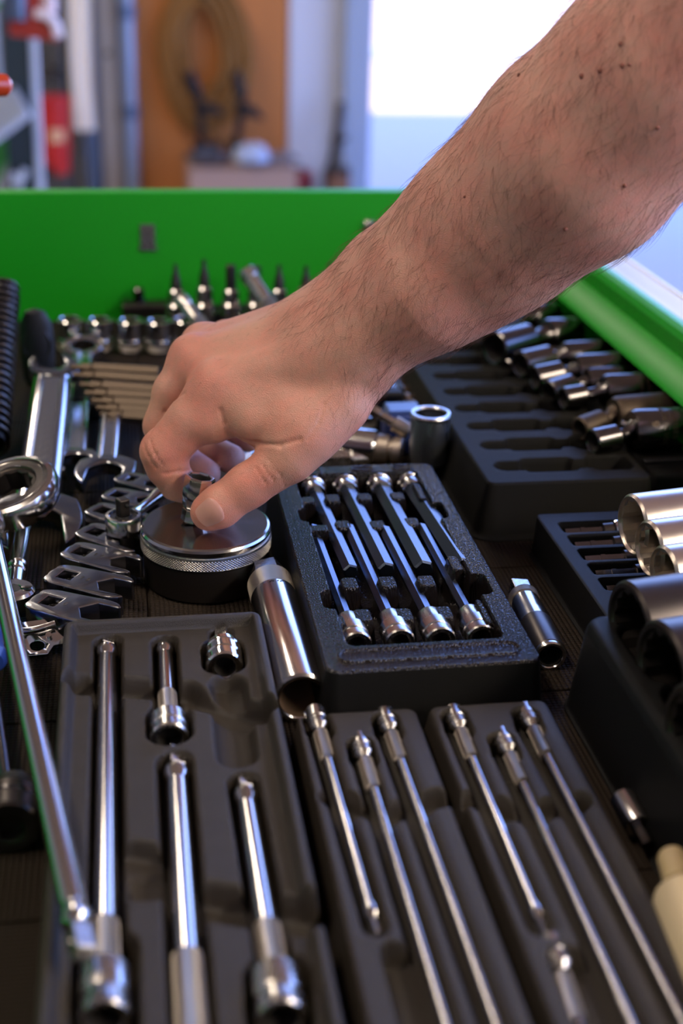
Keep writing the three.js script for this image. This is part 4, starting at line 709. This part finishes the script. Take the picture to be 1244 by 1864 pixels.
// short bit and cream bottle, lower right
{
  const A = V(18.76, 1, -41.38), B = V(18.82, 0.8, -38.57), t = thing('screw_bit', 'small chrome bit lying beside the tall black tray', 'bit', B), L = A.distanceTo(B);
  along(t, 'socket_end', lathe([[0, L - 1.7], [0.5, L - 1.7], [0.55, L - 1.6], [0.55, L - 0.1], [0.48, L], [0, L]], 32), M.chrome, B, A);
  const g = new THREE.CylinderGeometry(0.28, 0.28, L - 1.7, 6); g.translate(0, (L - 1.7) / 2, 0); along(t, 'hex_shaft', crease(g, 0.3), M.gun, B, A);
  const cream = std({ color: rgb(0.56, 0.45, 0.28), roughness: 0.5 }), bo = V(18.06, 1.6, -31.85), to = V(18.64, 2.2, -36.34);
  const b = thing('oil_bottle', 'cream plastic bottle with narrow cap at the lower right edge', 'bottle', bo), l = bo.distanceTo(to);
  along(b, 'body', lathe([[0, -3], [1.1, -3], [1.2, -2.8], [1.2, l - 2.3], [1.05, l - 1.9], [0.55, l - 1.6], [0.5, l - 1.4], [0, l - 1.4]], 40), cream, bo, to);
  along(b, 'cap', lathe([[0.5, l - 1.4], [0.58, l - 1.35], [0.55, l - 0.2], [0.45, l], [0, l]], 28), std({ color: rgb(0.50, 0.38, 0.2), roughness: 0.45 }), bo, to);
}

// ================================================================ the clutter behind and left
// crowfoot wrench heads lying like shingles
function crowfoot(label, hole, jaw, w, mark, h, jawW) {
  const t = thing('crowfoot_wrench', label, 'crowfoot wrench', V(hole.x, 0.0, hole.z), 'chrome crowfoot wrench heads on the liner');
  const d = jaw.clone().sub(hole); d.y = 0; const D = d.length(), a = Math.atan2(-d.z, d.x);
  const s = new THREE.Shape(), jr = jawW / 2; // in the plate's plane: x towards the jaw
  s.moveTo(-w * 0.42, -w * 0.18); s.quadraticCurveTo(-w * 0.5, -w * 0.46, 0, -w * 0.48); s.quadraticCurveTo(D * 0.5, -w * 0.5, D, -jr - 0.5); s.quadraticCurveTo(D + jr * 0.9, -jr - 0.5, D + jr * 1.25, -jr - 0.2); s.quadraticCurveTo(D + jr * 1.4, -jr - 0.04, D + jr * 1.2, -jr * 0.96);
  s.lineTo(D + jr * 0.55, -jr); s.lineTo(D - jr * 0.2, -jr); s.lineTo(D - jr * 0.95, 0); s.lineTo(D - jr * 0.2, jr); s.lineTo(D + jr * 0.9, jr); s.quadraticCurveTo(D + jr * 1.6, jr, D + jr * 1.75, jr + 0.1); s.quadraticCurveTo(D + jr * 1.7, jr + 0.26, D + jr * 1.3, jr + 0.36); s.quadraticCurveTo(D + jr * 0.7, jr + 0.55, D, jr + 0.5); s.quadraticCurveTo(D * 0.5, w * 0.5, 0, w * 0.48); s.quadraticCurveTo(-w * 0.5, w * 0.46, -w * 0.42, w * 0.18); s.quadraticCurveTo(-w * 0.48, 0, -w * 0.42, -w * 0.18);
  const q = new THREE.Path(), k = 0.44; q.moveTo(-k, -k); q.lineTo(-k, k); q.lineTo(k, k); q.lineTo(k, -k); q.closePath(); s.holes.push(q);
  const g = extr(s, h, 0.09, 3, 10).rotateX(Math.PI / 2).translate(0, h - 0.09, 0); part('plate', g, M.chromePlate, t);
  part('drive_wall', lathe([[0.3, 0.1], [0.42, 0.2], [0.44, h * 0.5], [0.40, h - 0.35], [0.3, h - 0.3]], 20).scale(1, 1, 0.9).translate(0.16, 0, 0), M.satin, t);
  if (mark) part('size_stamp', mark.split('').map((ch, n) => new TextGeometry(ch, { font, size: 0.3, depth: 0.02, curveSegments: 4, bevelEnabled: false }).rotateX(-Math.PI / 2).translate(D * 0.30 + n * 0.42, h - 0.011, 0.12 + 0.06 * n)), M.gunDark, t);
  t.rotation.y = a; t.position.y = DY + hole.y * C; return t;
}
M.chromePlate = std({ color: rgb(0.30, 0.30, 0.315), metalness: 1, roughness: 0.25, roughnessMap: rep(T.smudge, 0.4, 0.4), bumpMap: rep(T.fine, 0.5, 0.5), bumpScale: 0.00001 });
const cf = [
  ['nearest chrome crowfoot head, its wide jaw cut off by the grey tray', V(-4.56, 1.9, -59.14), V(-2.5, 1.9, -57.9), 1.9, 1.6],
  ['second crowfoot head from the front, lying behind the nearest one', V(-3.87, 1.9, -61.91), V(-1.72, 1.9, -60.63), 1.8, 1.45],
  ['third crowfoot head from the front, with a rounded closed-looking jaw', V(-3.16, 1.9, -64.63), V(-1.16, 1.9, -63.23), 1.75, 1.3],
  ['fourth crowfoot head from the front, under the ratchet head', V(-2.47, 1.9, -67.07), V(-.72, 1.9, -65.62), 1.7, 1.2],
  ['fifth crowfoot head from the front, left of the ratchet head', V(-2.08, 1.9, -69.93), V(-.33, 1.9, -68.47), 1.6, 1.1],
  ['sixth crowfoot head from the front, behind the ratchet head', V(-1.24, 1.9, -72.15), V(0.21, 1.9, -71.21), 1.5, 1.0],
  ['farthest crowfoot head, close to the curled index finger', V(-.58, 1.9, -74.61), V(0.71, 1.9, -73.63), 1.4, 0.9]];
cf.forEach(([lab, a, b, w, jw], i) => { a.y = 0.75; crowfoot(lab, a, b, w * 1.28, ['0', '18', '17', '6'][i], 1.12, jw); });

// ratchet head with its black square drive standing up
{
  const c = V(-.95, 2.6, -66.7), t = thing('ratchet', 'chrome ratchet with black square drive pointing up, next to the knurled disc', 'ratchet', V(c.x, 1.9, c.z));
  part('head', lathe([[0, 0], [0.85, 0], [1.0, 0.1], [1.02, 0.95], [0.96, 1.08], [0.80, 1.1], [0.78, 0.96], [0, 0.96]], 44), M.chrome, t);
  part('gear', lathe([[0, 1.0], [0.42, 1.08], [0.5, 0.98], [0.74, 0.98], [0.74, 0.9], [0, 0.9]], 36), M.black, t);
  const dv = part('square_drive', box(0.62, 1.0, 0.62, 0, 1.55, 0, 0.09).rotateY(0.5), M.gunDark, t); part('detent_ball', ball(0.13, 0.24, 1.7, 0.3), M.black, dv);
  const hd = V(1.44, 2.6, -71.08).sub(c); hd.y = 0; const l = hd.length();
  const h = part('handle', [lathe([[0.62, 0], [0.42, 0.6], [0.32, 1.2], [0.30, 2.6], [0.42, 3.2], [0.42, 7.2], [0.3, 7.5], [0, 7.5]], 28)], M.chrome, t); h.position.set(hd.x / l * 0.007, 0.0055, hd.z / l * 0.007); aim(h, hd);
}
// combination and box wrenches
function ringShape(ro, ri, pts = 12) { const s = new THREE.Shape(); s.absarc(0, 0, ro, 0, Math.PI * 2); const h = new THREE.Path(); for (let i = 0; i < pts * 2; i++) { const a = i / (pts * 2) * Math.PI * 2, q = ri * (i % 2 ? 0.9 : 1); i ? h.lineTo(Math.cos(a) * q, Math.sin(a) * q) : h.moveTo(Math.cos(a) * q, Math.sin(a) * q); } h.closePath(); s.holes.push(h); return s; }
function openHead(r, jaw) { const s = new THREE.Shape(); s.moveTo(-r * 0.55, -r * 0.95); s.quadraticCurveTo(r * 0.7, -r * 1.15, r * 1.25, -jaw * 1.02); s.lineTo(r * 1.1, -jaw); s.lineTo(r * 0.1, -jaw); s.quadraticCurveTo(-r * 0.35, -jaw * 0.6, -r * 0.4, 0); s.quadraticCurveTo(-r * 0.35, jaw * 0.6, r * 0.1, jaw); s.lineTo(r * 1.1, jaw); s.lineTo(r * 1.25, jaw * 1.02); s.quadraticCurveTo(r * 0.7, r * 1.15, -r * 0.55, r * 0.95); s.quadraticCurveTo(-r * 1.1, r * 0.5, -r * 1.1, 0); s.quadraticCurveTo(-r * 1.1, -r * 0.5, -r * 0.55, -r * 0.95); return s; }
// O = centre of the open jaw (near), R = centre of the ring (far)
function wrench(label, O, R, { w, r, jaw, h = 0.8, ring = 1.5, turn = 0.26, double = false }) {
  const t = thing('combination_wrench', label, 'wrench', O, 'combination wrenches at the back left'), L = O.distanceTo(R), d = dirOf(O, R), yaw = Math.atan2(-d.x, -d.z);
  const p1 = extr(openHead(r, jaw), h, 0.12, 3).rotateX(-Math.PI / 2).translate(0, -h / 2, 0).rotateY(-Math.PI / 2 + turn); part('open_end', p1, M.chromePlate, t);
  const sh = new THREE.Shape(); const hw = w / 2, hh = h * 0.42; sh.moveTo(-hw, -hh * 0.5); sh.quadraticCurveTo(-hw, hh, -hw * 0.5, hh); sh.lineTo(-hw * 0.42, hh * 0.62); sh.lineTo(hw * 0.42, hh * 0.62); sh.lineTo(hw * 0.5, hh); sh.quadraticCurveTo(hw, hh, hw, -hh * 0.5); sh.quadraticCurveTo(hw, -hh, 0, -hh); sh.quadraticCurveTo(-hw, -hh, -hw, -hh * 0.5);
  part('shaft', crease(new THREE.ExtrudeGeometry(sh, { depth: L - r - ring + 0.5, bevelEnabled: false, curveSegments: 8 }), 0.5).rotateY(Math.PI).translate(0, 0, -r * 0.75), M.chrome, t);
  if (double) part('far_end', extr(openHead(ring, ring * 0.55), h, 0.12, 3).rotateX(-Math.PI / 2).translate(0, -h / 2, 0).rotateY(Math.PI / 2 + 0.26).translate(0, 0, -L), M.chromePlate, t);
  else part('box_end', extr(ringShape(ring, ring * 0.66), h * 1.35, 0.15, 3, 36).rotateX(-Math.PI / 2).translate(0, -h * 0.68, 0).rotateX(0.22).translate(0, 0.1, -L), M.chrome, t);
  t.rotation.set(Math.asin((R.y - O.y) / L), yaw, 0, 'YXZ'); return t;
}
wrench('combination wrench with its open end on the liner, ring far behind, middle of three', V(-4.05, 1.2, -79.32), V(-4.01, 1.1, -103.31), { w: 1.7, r: 1.55, jaw: 0.95, ring: 1.6, h: 0.8 });
wrench('combination wrench with a green-reflecting shaft, right one of three', V(-2.02, 1.5, -76.58), V(-1.46, 1.8, -92.32), { w: 1.5, r: 1.85, jaw: 1.05, ring: 1.2, h: 0.9, turn: -0.1 });
wrench('largest wrench, its broad grooved shaft running under the tilted ring wrench', V(-6.08, 1, -70.7), V(-5.76, 3, -92.53), { w: 2.7, r: 2.75, jaw: 1.5, ring: 1.7, h: 1.0, turn: 0.12, double: true });
// ratcheting ring resting on top, tilted
{
  const c = V(-7.3, 3.6, -69.87), t = thing('ring_wrench', 'thick chrome ratcheting ring wrench tilted at the left edge', 'wrench', c);
  const g = new THREE.Group(); 
  part('ring_body', lathe([[1.62, -0.1], [1.62, -1.35], [2.0, -1.45], [2.62, -1.3], [2.78, -0.9], [2.78, -0.25], [2.62, 0.05], [2.35, 0.12], [2.3, 0.04], [2.12, 0.04], [2.08, 0.1], [1.68, 0.1], [1.62, -0.1]], 72), M.chrome, t);
  part('gear', extr(ringShape(1.62, 1.42), 1.3, 0.06, 1, 36).rotateX(-Math.PI / 2).translate(0, -1.3, 0), M.gunDark, t);
  part('bright_inlay', lathe([[2.1, 0.06], [2.12, 0.11], [2.3, 0.11], [2.32, 0.06]], 72), M.mirror, t);
  part('handle', box(5, 0.9, 1.8, -4.6, -0.65, 0, 0.3), M.chrome, t);
  t.rotation.set(0.18, 0.2, 0.26);
}
// flexible-head ratchet at the left edge, and a small adjustable clip
{
  const A = V(-6.51, 1.6, -69.28), B = V(-6.53, 1.3, -60.6), t = thing('flex_ratchet', 'slim chrome flex-head ratchet left of the crowfoot heads', 'ratchet', B), L = A.distanceTo(B);
  along(t, 'handle', lathe([[0.3, 1.2], [0.42, 1.4], [0.45, 2.6], [0.52, 2.7], [0.52, 2.85], [0.44, 2.95], [0.44, 3.3], [0.52, 3.4], [0.5, 3.6], [0.42, 3.8], [0.4, L - 1.2], [0.46, L - 1], [0.46, L - 0.6], [0.3, L], [0, L]], 32), M.chrome, B, A);
  part('head', [lathe([[0.42, 0.55], [0.46, 0.62], [1.0, 0.6], [1.12, 0.45], [1.12, -0.5], [1.0, -0.6], [0.4, -0.6]], 44)], M.chrome, t);
  part('socket_hole', box(0.8, 0.16, 0.8, 0, 0.52, 0, 0.04).rotateY(0.3), M.black, t);
  part('reverse_lever', lathe([[0, 0.72], [0.2, 0.7], [0.24, 0.6], [0, 0.58]], 16).scale(1.4, 1, 0.7).translate(0.72, 0, 0.1), M.gun, t);
  const c = V(-5.11, 0.7, -57.58), k = thing('adjusting_clip', 'small chrome clip plate with a hole, under the nearest crowfoot head', 'clip', c);
  const s = poly([[-1.3, -0.5], [-0.9, 0.75], [0.8, 0.9], [1.5, 0.45], [1.3, -0.4], [0.7, -0.5], [0.4, -0.9], [-0.6, -0.95]]), hp = new THREE.Path(); hp.absellipse(-0.1, -0.45, 0.34, 0.22, 0, Math.PI * 2); s.holes.push(hp);
  part('plate', extr(s, 0.3, 0.06).rotateX(-0.7), M.mirror, k); part('bent_tab', tube([V(-1.1, 0.6, 0.4), V(-0.2, 0.75, 0.6), V(0.8, 0.85, 0.3)], 0.18, 20, 8), M.chrome, k); part('pin', cyl(0.14, 0.14, 0, 0.7, 12).rotateX(0.8).translate(0.5, 0.1, 0.3), M.mirror, k);
}
// dark tools in the lower left corner
{
  const c = V(-5.4, 0.9, -42.04), t = thing('dark_socket', 'dark blackened socket in the lower left corner', 'socket', c);
  part('body', lathe([[0.001, 0.6], [0.6, 0.6], [0.6, 0.05], [0.7, 0], [1.1, 0], [1.2, 0.1], [1.2, 1.6], [1.0, 1.9], [0.85, 2.6], [0, 2.6]], 40).rotateX(Math.PI / 2 + 3.14).translate(0, 0.3, 0), M.gunDark, t); part('ring', lathe([[1.18, 0.9], [1.25, 0.95], [1.25, 1.1], [1.18, 1.15]], 40).rotateX(Math.PI / 2 + 3.14).translate(0, 0.3, 0), M.gun, t);
  const a = V(-7.77, 1.6, -58.45), b = V(-5.81, 1, -45.48), h = thing('screwdriver', 'blue screwdriver handle at the left picture edge', 'screwdriver', b), l = a.distanceTo(b);
  along(h, 'handle', lathe([[0, l - 4.4], [0.6, l - 4.4], [0.85, l - 4], [0.7, l - 3], [0.95, l - 1.6], [0.9, l - 0.3], [0.6, l], [0, l]], 24), std({ color: rgb(0.02, 0.05, 0.22), roughness: 0.3 }), b, a); along(h, 'blade', lathe([[0, 0], [0.3, 0.05], [0.28, l - 4.3], [0, l - 4.3]], 16), M.gun, b, a);
}
// stepped bundle of brown bits
const rods = [[V(-4.45, 3.6, -91.09), V(1.67, 3.6, -89.4)], [V(-4.29, 3.3, -90.26), V(2.13, 3.3, -88.32)], [V(-3.78, 3, -88.95), V(1.97, 3, -87.21)], [V(-3.44, 2.7, -88.04), V(1.79, 2.7, -86.59)], [V(-2.99, 2.4, -87.26), V(1.61, 2.4, -85.88)], [V(-2.66, 2.1, -86.62), V(1.29, 2.1, -85.41)], [V(-2.41, 1.8, -86.11), V(1.2, 1.8, -84.94)]];
rods.forEach(([A, B], i) => {
  const t = thing('hex_key', ['top brown steel key', 'second brown steel key from the top', 'third brown steel key from the top', 'middle brown steel key', 'fifth brown steel key from the top', 'sixth brown steel key from the top', 'lowest brown steel key'][i] + ' of the stepped bundle left of the knuckles', 'hex key', A, 'brown steel keys in a stepped bundle'), L = A.distanceTo(B);
  const g = new THREE.CylinderGeometry(0.46, 0.46, L - 1.6, 6); g.translate(0, 1.6 + (L - 1.6) / 2, 0); along(t, 'bar', crease(g, 0.3), M.brown, A, B, 0.52);
  along(t, 'stepped_tip', lathe([[0, 0], [0.2, 0], [0.22, 0.7], [0.36, 0.75], [0.36, 1.5], [0.5, 1.65], [0, 1.65]], 6), M.brown, A, B, 0.52);
});
{ const t = thing('key_holder', 'black ribbed holder under the stepped brown keys', 'holder', V(-.94, 0, -92)); part('block', box(8, 1.3, 7.5, 0, 0.65, -1.5, 0.3), M.black, t); for (let k = 0; k < 7; k++) part('rib', box(7.2, 0.3, 0.35, 0, 1.4, 1.4 - k, 0.1), M.black, t); }
// sockets standing in a row at the back
const std1 = [[-5.12, -106.34], [-2.71, -106.02], [-.26, -105.69], [2.02, -105.38], [4.2, -105.68]];
std1.forEach(([x, z], i) => {
  const t = thing('standing_socket', ['first upright chrome socket of the back row, at the left', 'second upright chrome socket of the back row from the left', 'third upright chrome socket of the back row from the left', 'fourth upright chrome socket of the back row from the left', 'fifth upright chrome socket, half hidden by the knuckles'][i], 'socket', V(x, 0, z), 'upright chrome sockets in the back row'), r = 1.12;
  part('body', lathe([[0, 0], [r - 0.2, 0], [r - 0.1, 0.12], [r - 0.1, 1.15], [r - 0.14, 1.2], [r, 1.3], [r, 2.72], [r - 0.08, 2.8], [r - 0.28, 2.8], [r - 0.34, 2.7], [r - 0.34, 1.4], [0, 1.4]], 44), M.mirror, t);
  part('knurled_band', lathe([[r - 0.12, 0.3], [r - 0.05, 0.35], [r - 0.05, 0.8], [r - 0.12, 0.85]], 40), M.knurl, t);
});
// bit sockets with pointed tips on a rail before the back panel
{
  const t = thing('bit_rail', 'low black rail carrying the pointed bits before the back panel', 'rail', V(9.65, 0, -115.21)); part('bar', box(20, 1.1, 2.4, 0, 0.55, 0, 0.2), M.black, t); for (let k = 0; k < 8; k++) part('stud', cyl(0.5, 0.5, 1.05, 1.5, 16).translate(-8.6 + 2.46 * k, 0, 0), M.gun, t);
  const at = [[V(3.69, 1.83, -110), V(3.81, 6.32, -110), 0], [V(6.07, 1.79, -110), V(6.06, 6.67, -110), 0], [V(8.32, 1.75, -110), V(8.31, 6.18, -110), 1], [V(10.45, 1.47, -110), V(10.17, 6.07, -110), 1], [V(12.44, 1.43, -110), V(12.32, 6.14, -110), 0], [V(14.74, 1.39, -110), V(14.57, 6.02, -110), 0], [V(16.85, 1.36, -110), V(16.69, 6.28, -110), 0]];
  at.forEach(([b, a, k], i) => {
    b.y = 1.5; const L = a.y - b.y, r = 0.92, q = thing('pointed_bit', ['first dark pointed bit on the back rail, at the left', 'tallest dark pointed bit on the back rail, second from the left', 'third dark bit on the back rail, with a blunt tip', 'fourth dark bit on the back rail, behind the tilted tube', 'fifth dark pointed bit on the back rail, right of the tilted tube', 'sixth dark pointed bit on the back rail, near the wrist', 'last dark pointed bit on the back rail, behind the wrist'][i], 'bit', b, 'dark bits standing on the back rail');
    part('socket_base', lathe([[0, 0], [r, 0], [r, 0.6], [r - 0.08, 0.66], [r - 0.08, 0.8], [r, 0.86], [r, 1.3], [r * 0.8, 1.5], [r * 0.75, L * 0.52], [r * 0.55, L * 0.56], [0, L * 0.56]], 36), M.chrome, q);
    part('tip', k ? lathe([[0, L * 0.54], [0.52, L * 0.55], [0.48, L - 0.1], [0.4, L], [0, L]], 6, 0.3) : lathe([[0, L * 0.54], [0.5, L * 0.55], [0.42, L * 0.72], [0.22, L * 0.86], [0.16, L], [0, L]], 16), M.gunDark, q);
  });
}
// loose tubes leaning at the back
[[V(9.35, 6.44, -107), V(11.86, 2.69, -104), 0.72, 'light steel tube leaning towards the back panel, left of the wrist'], [V(3.91, 4.61, -105), V(6.12, 2.02, -102), 0.6, 'dull steel tube leaning beside the pointed bits, above the knuckles']].forEach(([A, B, r, lab]) => {
  const t = thing('steel_tube', lab, 'tube', B, 'steel tubes leaning at the back'), L = A.distanceTo(B);
  along(t, 'tube', lathe([[r - 0.12, 0], [r, 0], [r, L - 0.9], [r + 0.06, L - 0.8], [r + 0.06, L - 0.1], [r, L], [r - 0.18, L], [r - 0.2, L - 0.6], [0, L - 0.6]], 32), M.satin, B, A); along(t, 'collar', lathe([[r, 1], [r + 0.08, 1.1], [r + 0.08, 2.2], [r, 2.3]], 32), M.knurl, B, A);
});
// brown bars lying behind the standing sockets, coil spring and dark handle at the far left
{
  const t = thing('brown_block', 'low brown steel block behind the upright sockets', 'block', V(1.57, 0, -114.83)); part('bar', box(6, 1.8, 2.0, 0.5, 0.9, 0, 0.3), M.gunDark, t); part('peg', lathe([[0.5, 1.7], [0.5, 2.9], [0.3, 3.1], [0, 3.1]], 16).translate(-1, 0, 0), M.gun, t); part('peg', lathe([[0.5, 1.7], [0.5, 2.3], [0, 2.4]], 16).translate(2, 0, 0), M.brown, t);
  const sp = thing('coil_spring', 'dark coil spring standing at the left edge', 'spring', V(-9.4, 0, -81.63)), pts = [], top = V(-9.41, 6.17, -98.28), b = V(-9.4, 0, -81.63);
  const ax = top.clone().sub(V(b.x, 0.5, b.z)), n = 22; const u = V(1, 0, 0), w = ax.clone().cross(u).normalize(); for (let i = 0; i <= n * 16; i++) { const f = i / (n * 16), a = f * n * Math.PI * 2; pts.push(ax.clone().multiplyScalar(f).addScaledVector(u, Math.cos(a) * 1.1).addScaledVector(w, Math.sin(a) * 1.1).add(V(0, 1.6, 0))); }
  part('coil', tube(pts, 0.17, n * 24, 6), M.gunDark, sp); part('core', tube([V(0, 1.6, 0), ax.clone().multiplyScalar(0.5).add(V(0, 1.6, 0)), ax.clone().multiplyScalar(1.02).add(V(0, 1.6, 0))], 0.95, 20, 16), M.black, sp);
  const hd = V(-7.22, 1.66, -98.09), dk = thing('paddle', 'dark rounded paddle handle standing behind the largest wrench', 'handle', V(hd.x, 0, hd.z)); const y1 = V(-7.04, 6, -100).y;
  part('paddle', lathe([[0, 0], [0.9, 0], [1.2, 0.6], [1.32, y1 * 0.5], [1.2, y1 * 0.8], [0.75, y1 * 0.95], [0, y1]], 36).scale(1, 1, 0.55), std({ color: rgb(0.012, 0.012, 0.012), roughness: 0.55 }), dk); part('rim', new THREE.TorusGeometry(1.0, 0.1, 8, 32).scale(1, 1.2, 1).translate(0, y1 * 0.55, 0.5), M.gunDark, dk);
}
// between the wrist and the hex bits
{
  const r0 = V(12.97, 3, -86.95), r1 = V(18.36, 3, -87.62), t = thing('socket_holder', 'dark blue-black holder bar under the wrist', 'holder', V((r0.x + r1.x) / 2, 0, r0.z)); const L = r0.distanceTo(r1);
  part('bar', box(L, 3.2, 2.2, 0, 1.6, 0, 0.35), std({ color: rgb(0.012, 0.014, 0.02), roughness: 0.22 }), t); part('ledge', box(L, 0.5, 1.0, 0, 2.9, 1.3, 0.2), M.black, t); part('end_cap', box(0.5, 3.3, 2.3, L / 2, 1.6, 0, 0.2), M.black, t);
  const br = [[V(18.64, 1.6, -93.56)], [V(18.74, 1.6, -91.61)], [V(18.83, 1.6, -89.73)], [V(18.88, 1.6, -87.91)], [V(18.97, 1.6, -86.38)]];
  br.forEach(([p], i) => { const q = thing('brown_socket', ['farthest of the five worn brown sockets behind the upright tube', 'second worn brown socket from the back, below the wrist', 'third worn brown socket, in the middle of the five', 'fourth worn brown socket, behind the upright tube', 'nearest of the five worn brown sockets, touching the upright tube'][i], 'socket', V(p.x, 0.75, p.z), 'worn brown sockets in a row'); part('body', lathe([[0.001, 0.4], [0.5, 0.4], [0.5, 0.05], [0.7, 0], [0.75, 0.1], [0.75, 1.4], [0.66, 1.5], [0.66, 2.1], [0, 2.1]], 28).rotateZ(Math.PI / 2).translate(1.05, 0.55, 0), M.brown, q); part('ring', lathe([[0.74, 0.5], [0.79, 0.55], [0.79, 0.75], [0.74, 0.8]], 28).rotateZ(Math.PI / 2).translate(1.05, 0.55, 0), M.worn, q); });
  const bl = thing('blue_block', 'small blue plastic block left of the upright tube', 'block', V(18.04, 0, -82.14)); part('body', box(2.6, 3.0, 2.2, -0.3, 1.5, 0, 0.35), std({ color: rgb(0.02, 0.04, 0.16), roughness: 0.35 }), bl); part('lid', box(2.3, 0.3, 1.9, -0.3, 3.05, 0, 0.12), std({ color: rgb(0.03, 0.06, 0.2), roughness: 0.3 }), bl);
  const nb = V(16.72, 2.8, -80.09), sb = thing('short_bit', 'short chrome bit tilted on the blue block', 'bit', nb); along(sb, 'shank', lathe([[0, 0], [0.3, 0], [0.34, 0.1], [0.34, 1.0], [0.44, 1.05], [0.44, 1.8], [0, 1.85]], 6), M.chrome, nb, nb.clone().add(V(-1, 0.5, -0.5))); along(sb, 'head', lathe([[0, -1.2], [0.5, -1.2], [0.55, -1.1], [0.55, -0.05], [0.3, 0], [0, 0]], 20), M.worn, nb, nb.clone().add(V(-1, 0.5, -0.5)));
  // chrome socket with stepped nose, lying
  const A = V(13.19, 1.35, -80.53), B = V(17.16, 1.2, -78.98), cs = thing('stepped_socket', 'chrome socket with a stepped brass-toned nose, lying behind the hex tray', 'socket', A), l = A.distanceTo(B);
  along(cs, 'body', lathe([[0.001, 0.8], [0.8, 0.8], [0.85, 0.05], [0.95, 0], [1.12, 0.02], [1.2, 0.12], [1.2, l * 0.56], [1.1, l * 0.6], [0, l * 0.6]], 44), M.chrome, A, B); along(cs, 'nose', lathe([[0.9, l * 0.58], [0.98, l * 0.61], [0.98, l * 0.78], [0.8, l * 0.80], [0.8, l * 0.84], [0.95, l * 0.86], [0.95, l * 0.98], [0.85, l], [0, l]], 40), M.worn, A, B);
  const a2 = V(11.42, 0.75, -79.06), b2 = V(14.99, 0.7, -79.25), hx = thing('hex_coupler', 'flat chrome hex coupler lying before the stepped socket', 'coupler', a2), l2 = a2.distanceTo(b2); const hg = new THREE.CylinderGeometry(0.72, 0.72, l2 * 0.62, 6); hg.translate(0, l2 * 0.31, 0); along(hx, 'hex_body', crease(hg, 0.3), M.satin, a2, b2, 0.52); along(hx, 'nose', lathe([[0.66, l2 * 0.62], [0.7, l2 * 0.66], [0.6, l2 * 0.68], [0.62, l2 * 0.95], [0.5, l2], [0, l2]], 28), M.satin, a2, b2);
  const cp = V(15.32, 0, -86.42), cc = thing('chrome_cap', 'low round chrome cap behind the stepped socket', 'cap', cp); part('body', lathe([[0, 0], [1.3, 0], [1.4, 0.1], [1.4, 1.3], [1.25, 1.5], [0.9, 1.6], [0.5, 1.9], [0.4, 2.6], [0, 2.7]], 40), M.chrome, cc); part('knurled_band', lathe([[1.4, 0.4], [1.45, 0.45], [1.45, 0.9], [1.4, 0.95]], 40), M.knurl, cc);
}
// upright steel tube socket
{
  const p = V(18.53, 4.52, -77.3), t = thing('upright_socket', 'dark steel tube socket standing upright, bright rim, beside the deep charcoal tray', 'socket', V(p.x, 0, p.z)), y = p.y, r = 1.3;
  part('body', lathe([[0, 0.8], [0.5, 0.8], [0.5, 0.02], [0.72, 0.02], [0.72, 1.0], [r - 0.15, 1.1], [r - 0.05, 1.25], [r - 0.03, y - 0.35], [r - 0.05, y - 0.25], [r - 0.3, y - 0.3], [r - 0.32, y - 1.8], [0, y - 1.8]], 56), std({ color: rgb(0.34, 0.36, 0.38), metalness: 1, roughness: 0.4, roughnessMap: rep(T.smudge, 1, 1) }), t);
  part('rim', lathe([[r - 0.3, y - 0.3], [r, y - 0.3], [r + 0.02, y - 0.12], [r - 0.05, y], [r - 0.22, y], [r - 0.3, y - 0.1]], 56), M.satin, t);
}
// white-tipped pin seen under the palm
{ const a = V(5.59, 3.72, -71.87), b = V(6.46, 3.84, -72.89), t = thing('white_pin', 'small white-ended pin seen in the hollow of the hand', 'pin', a); along(t, 'tip', lathe([[0, 0], [0.3, 0.05], [0.36, 0.4], [0.36, 1.2], [0, 1.25]], 20), std({ color: rgb(0.7, 0.7, 0.68), roughness: 0.4 }), a, b); along(t, 'shank', lathe([[0.26, 1.2], [0.26, 3], [0, 3.1]], 16), M.chrome, a, b); }
// red screwdriver handle poking in from the left edge
{ const a = V(-7.51, 22.29, -94.2), b = V(-10.1, 22.59, -92.54), t = thing('red_screwdriver', 'orange-red screwdriver handle poking in at the upper left edge', 'screwdriver', b), l = a.distanceTo(b);
  along(t, 'handle', lathe([[0, 0], [0.55, 0], [0.7, 0.3], [0.62, 0.9], [0.78, l * 0.6], [0.72, l - 0.35], [0.45, l - 0.05], [0, l]], 24), std({ color: rgb(0.45, 0.045, 0.01), roughness: 0.25 }), b, a); along(t, 'blade', lathe([[0, -9], [0.3, -9], [0.3, 0], [0, 0]], 14), M.chrome, b, a);
  const rk = thing('tool_rack', 'black tool rack clipped to the left drawer side', 'rack', V(-21, 8.9, b.z)); part('post', box(1, 24, 3, 0, 12, 0, 0.2), M.black, rk); part('shelf', box(10, 0.6, 3, 4.6, 16, 0, 0.2), M.black, rk); }

scene.traverse((o) => { if (o.isMesh) { o.castShadow = true; o.receiveShadow = true; } });
renderer.render(scene, camera);
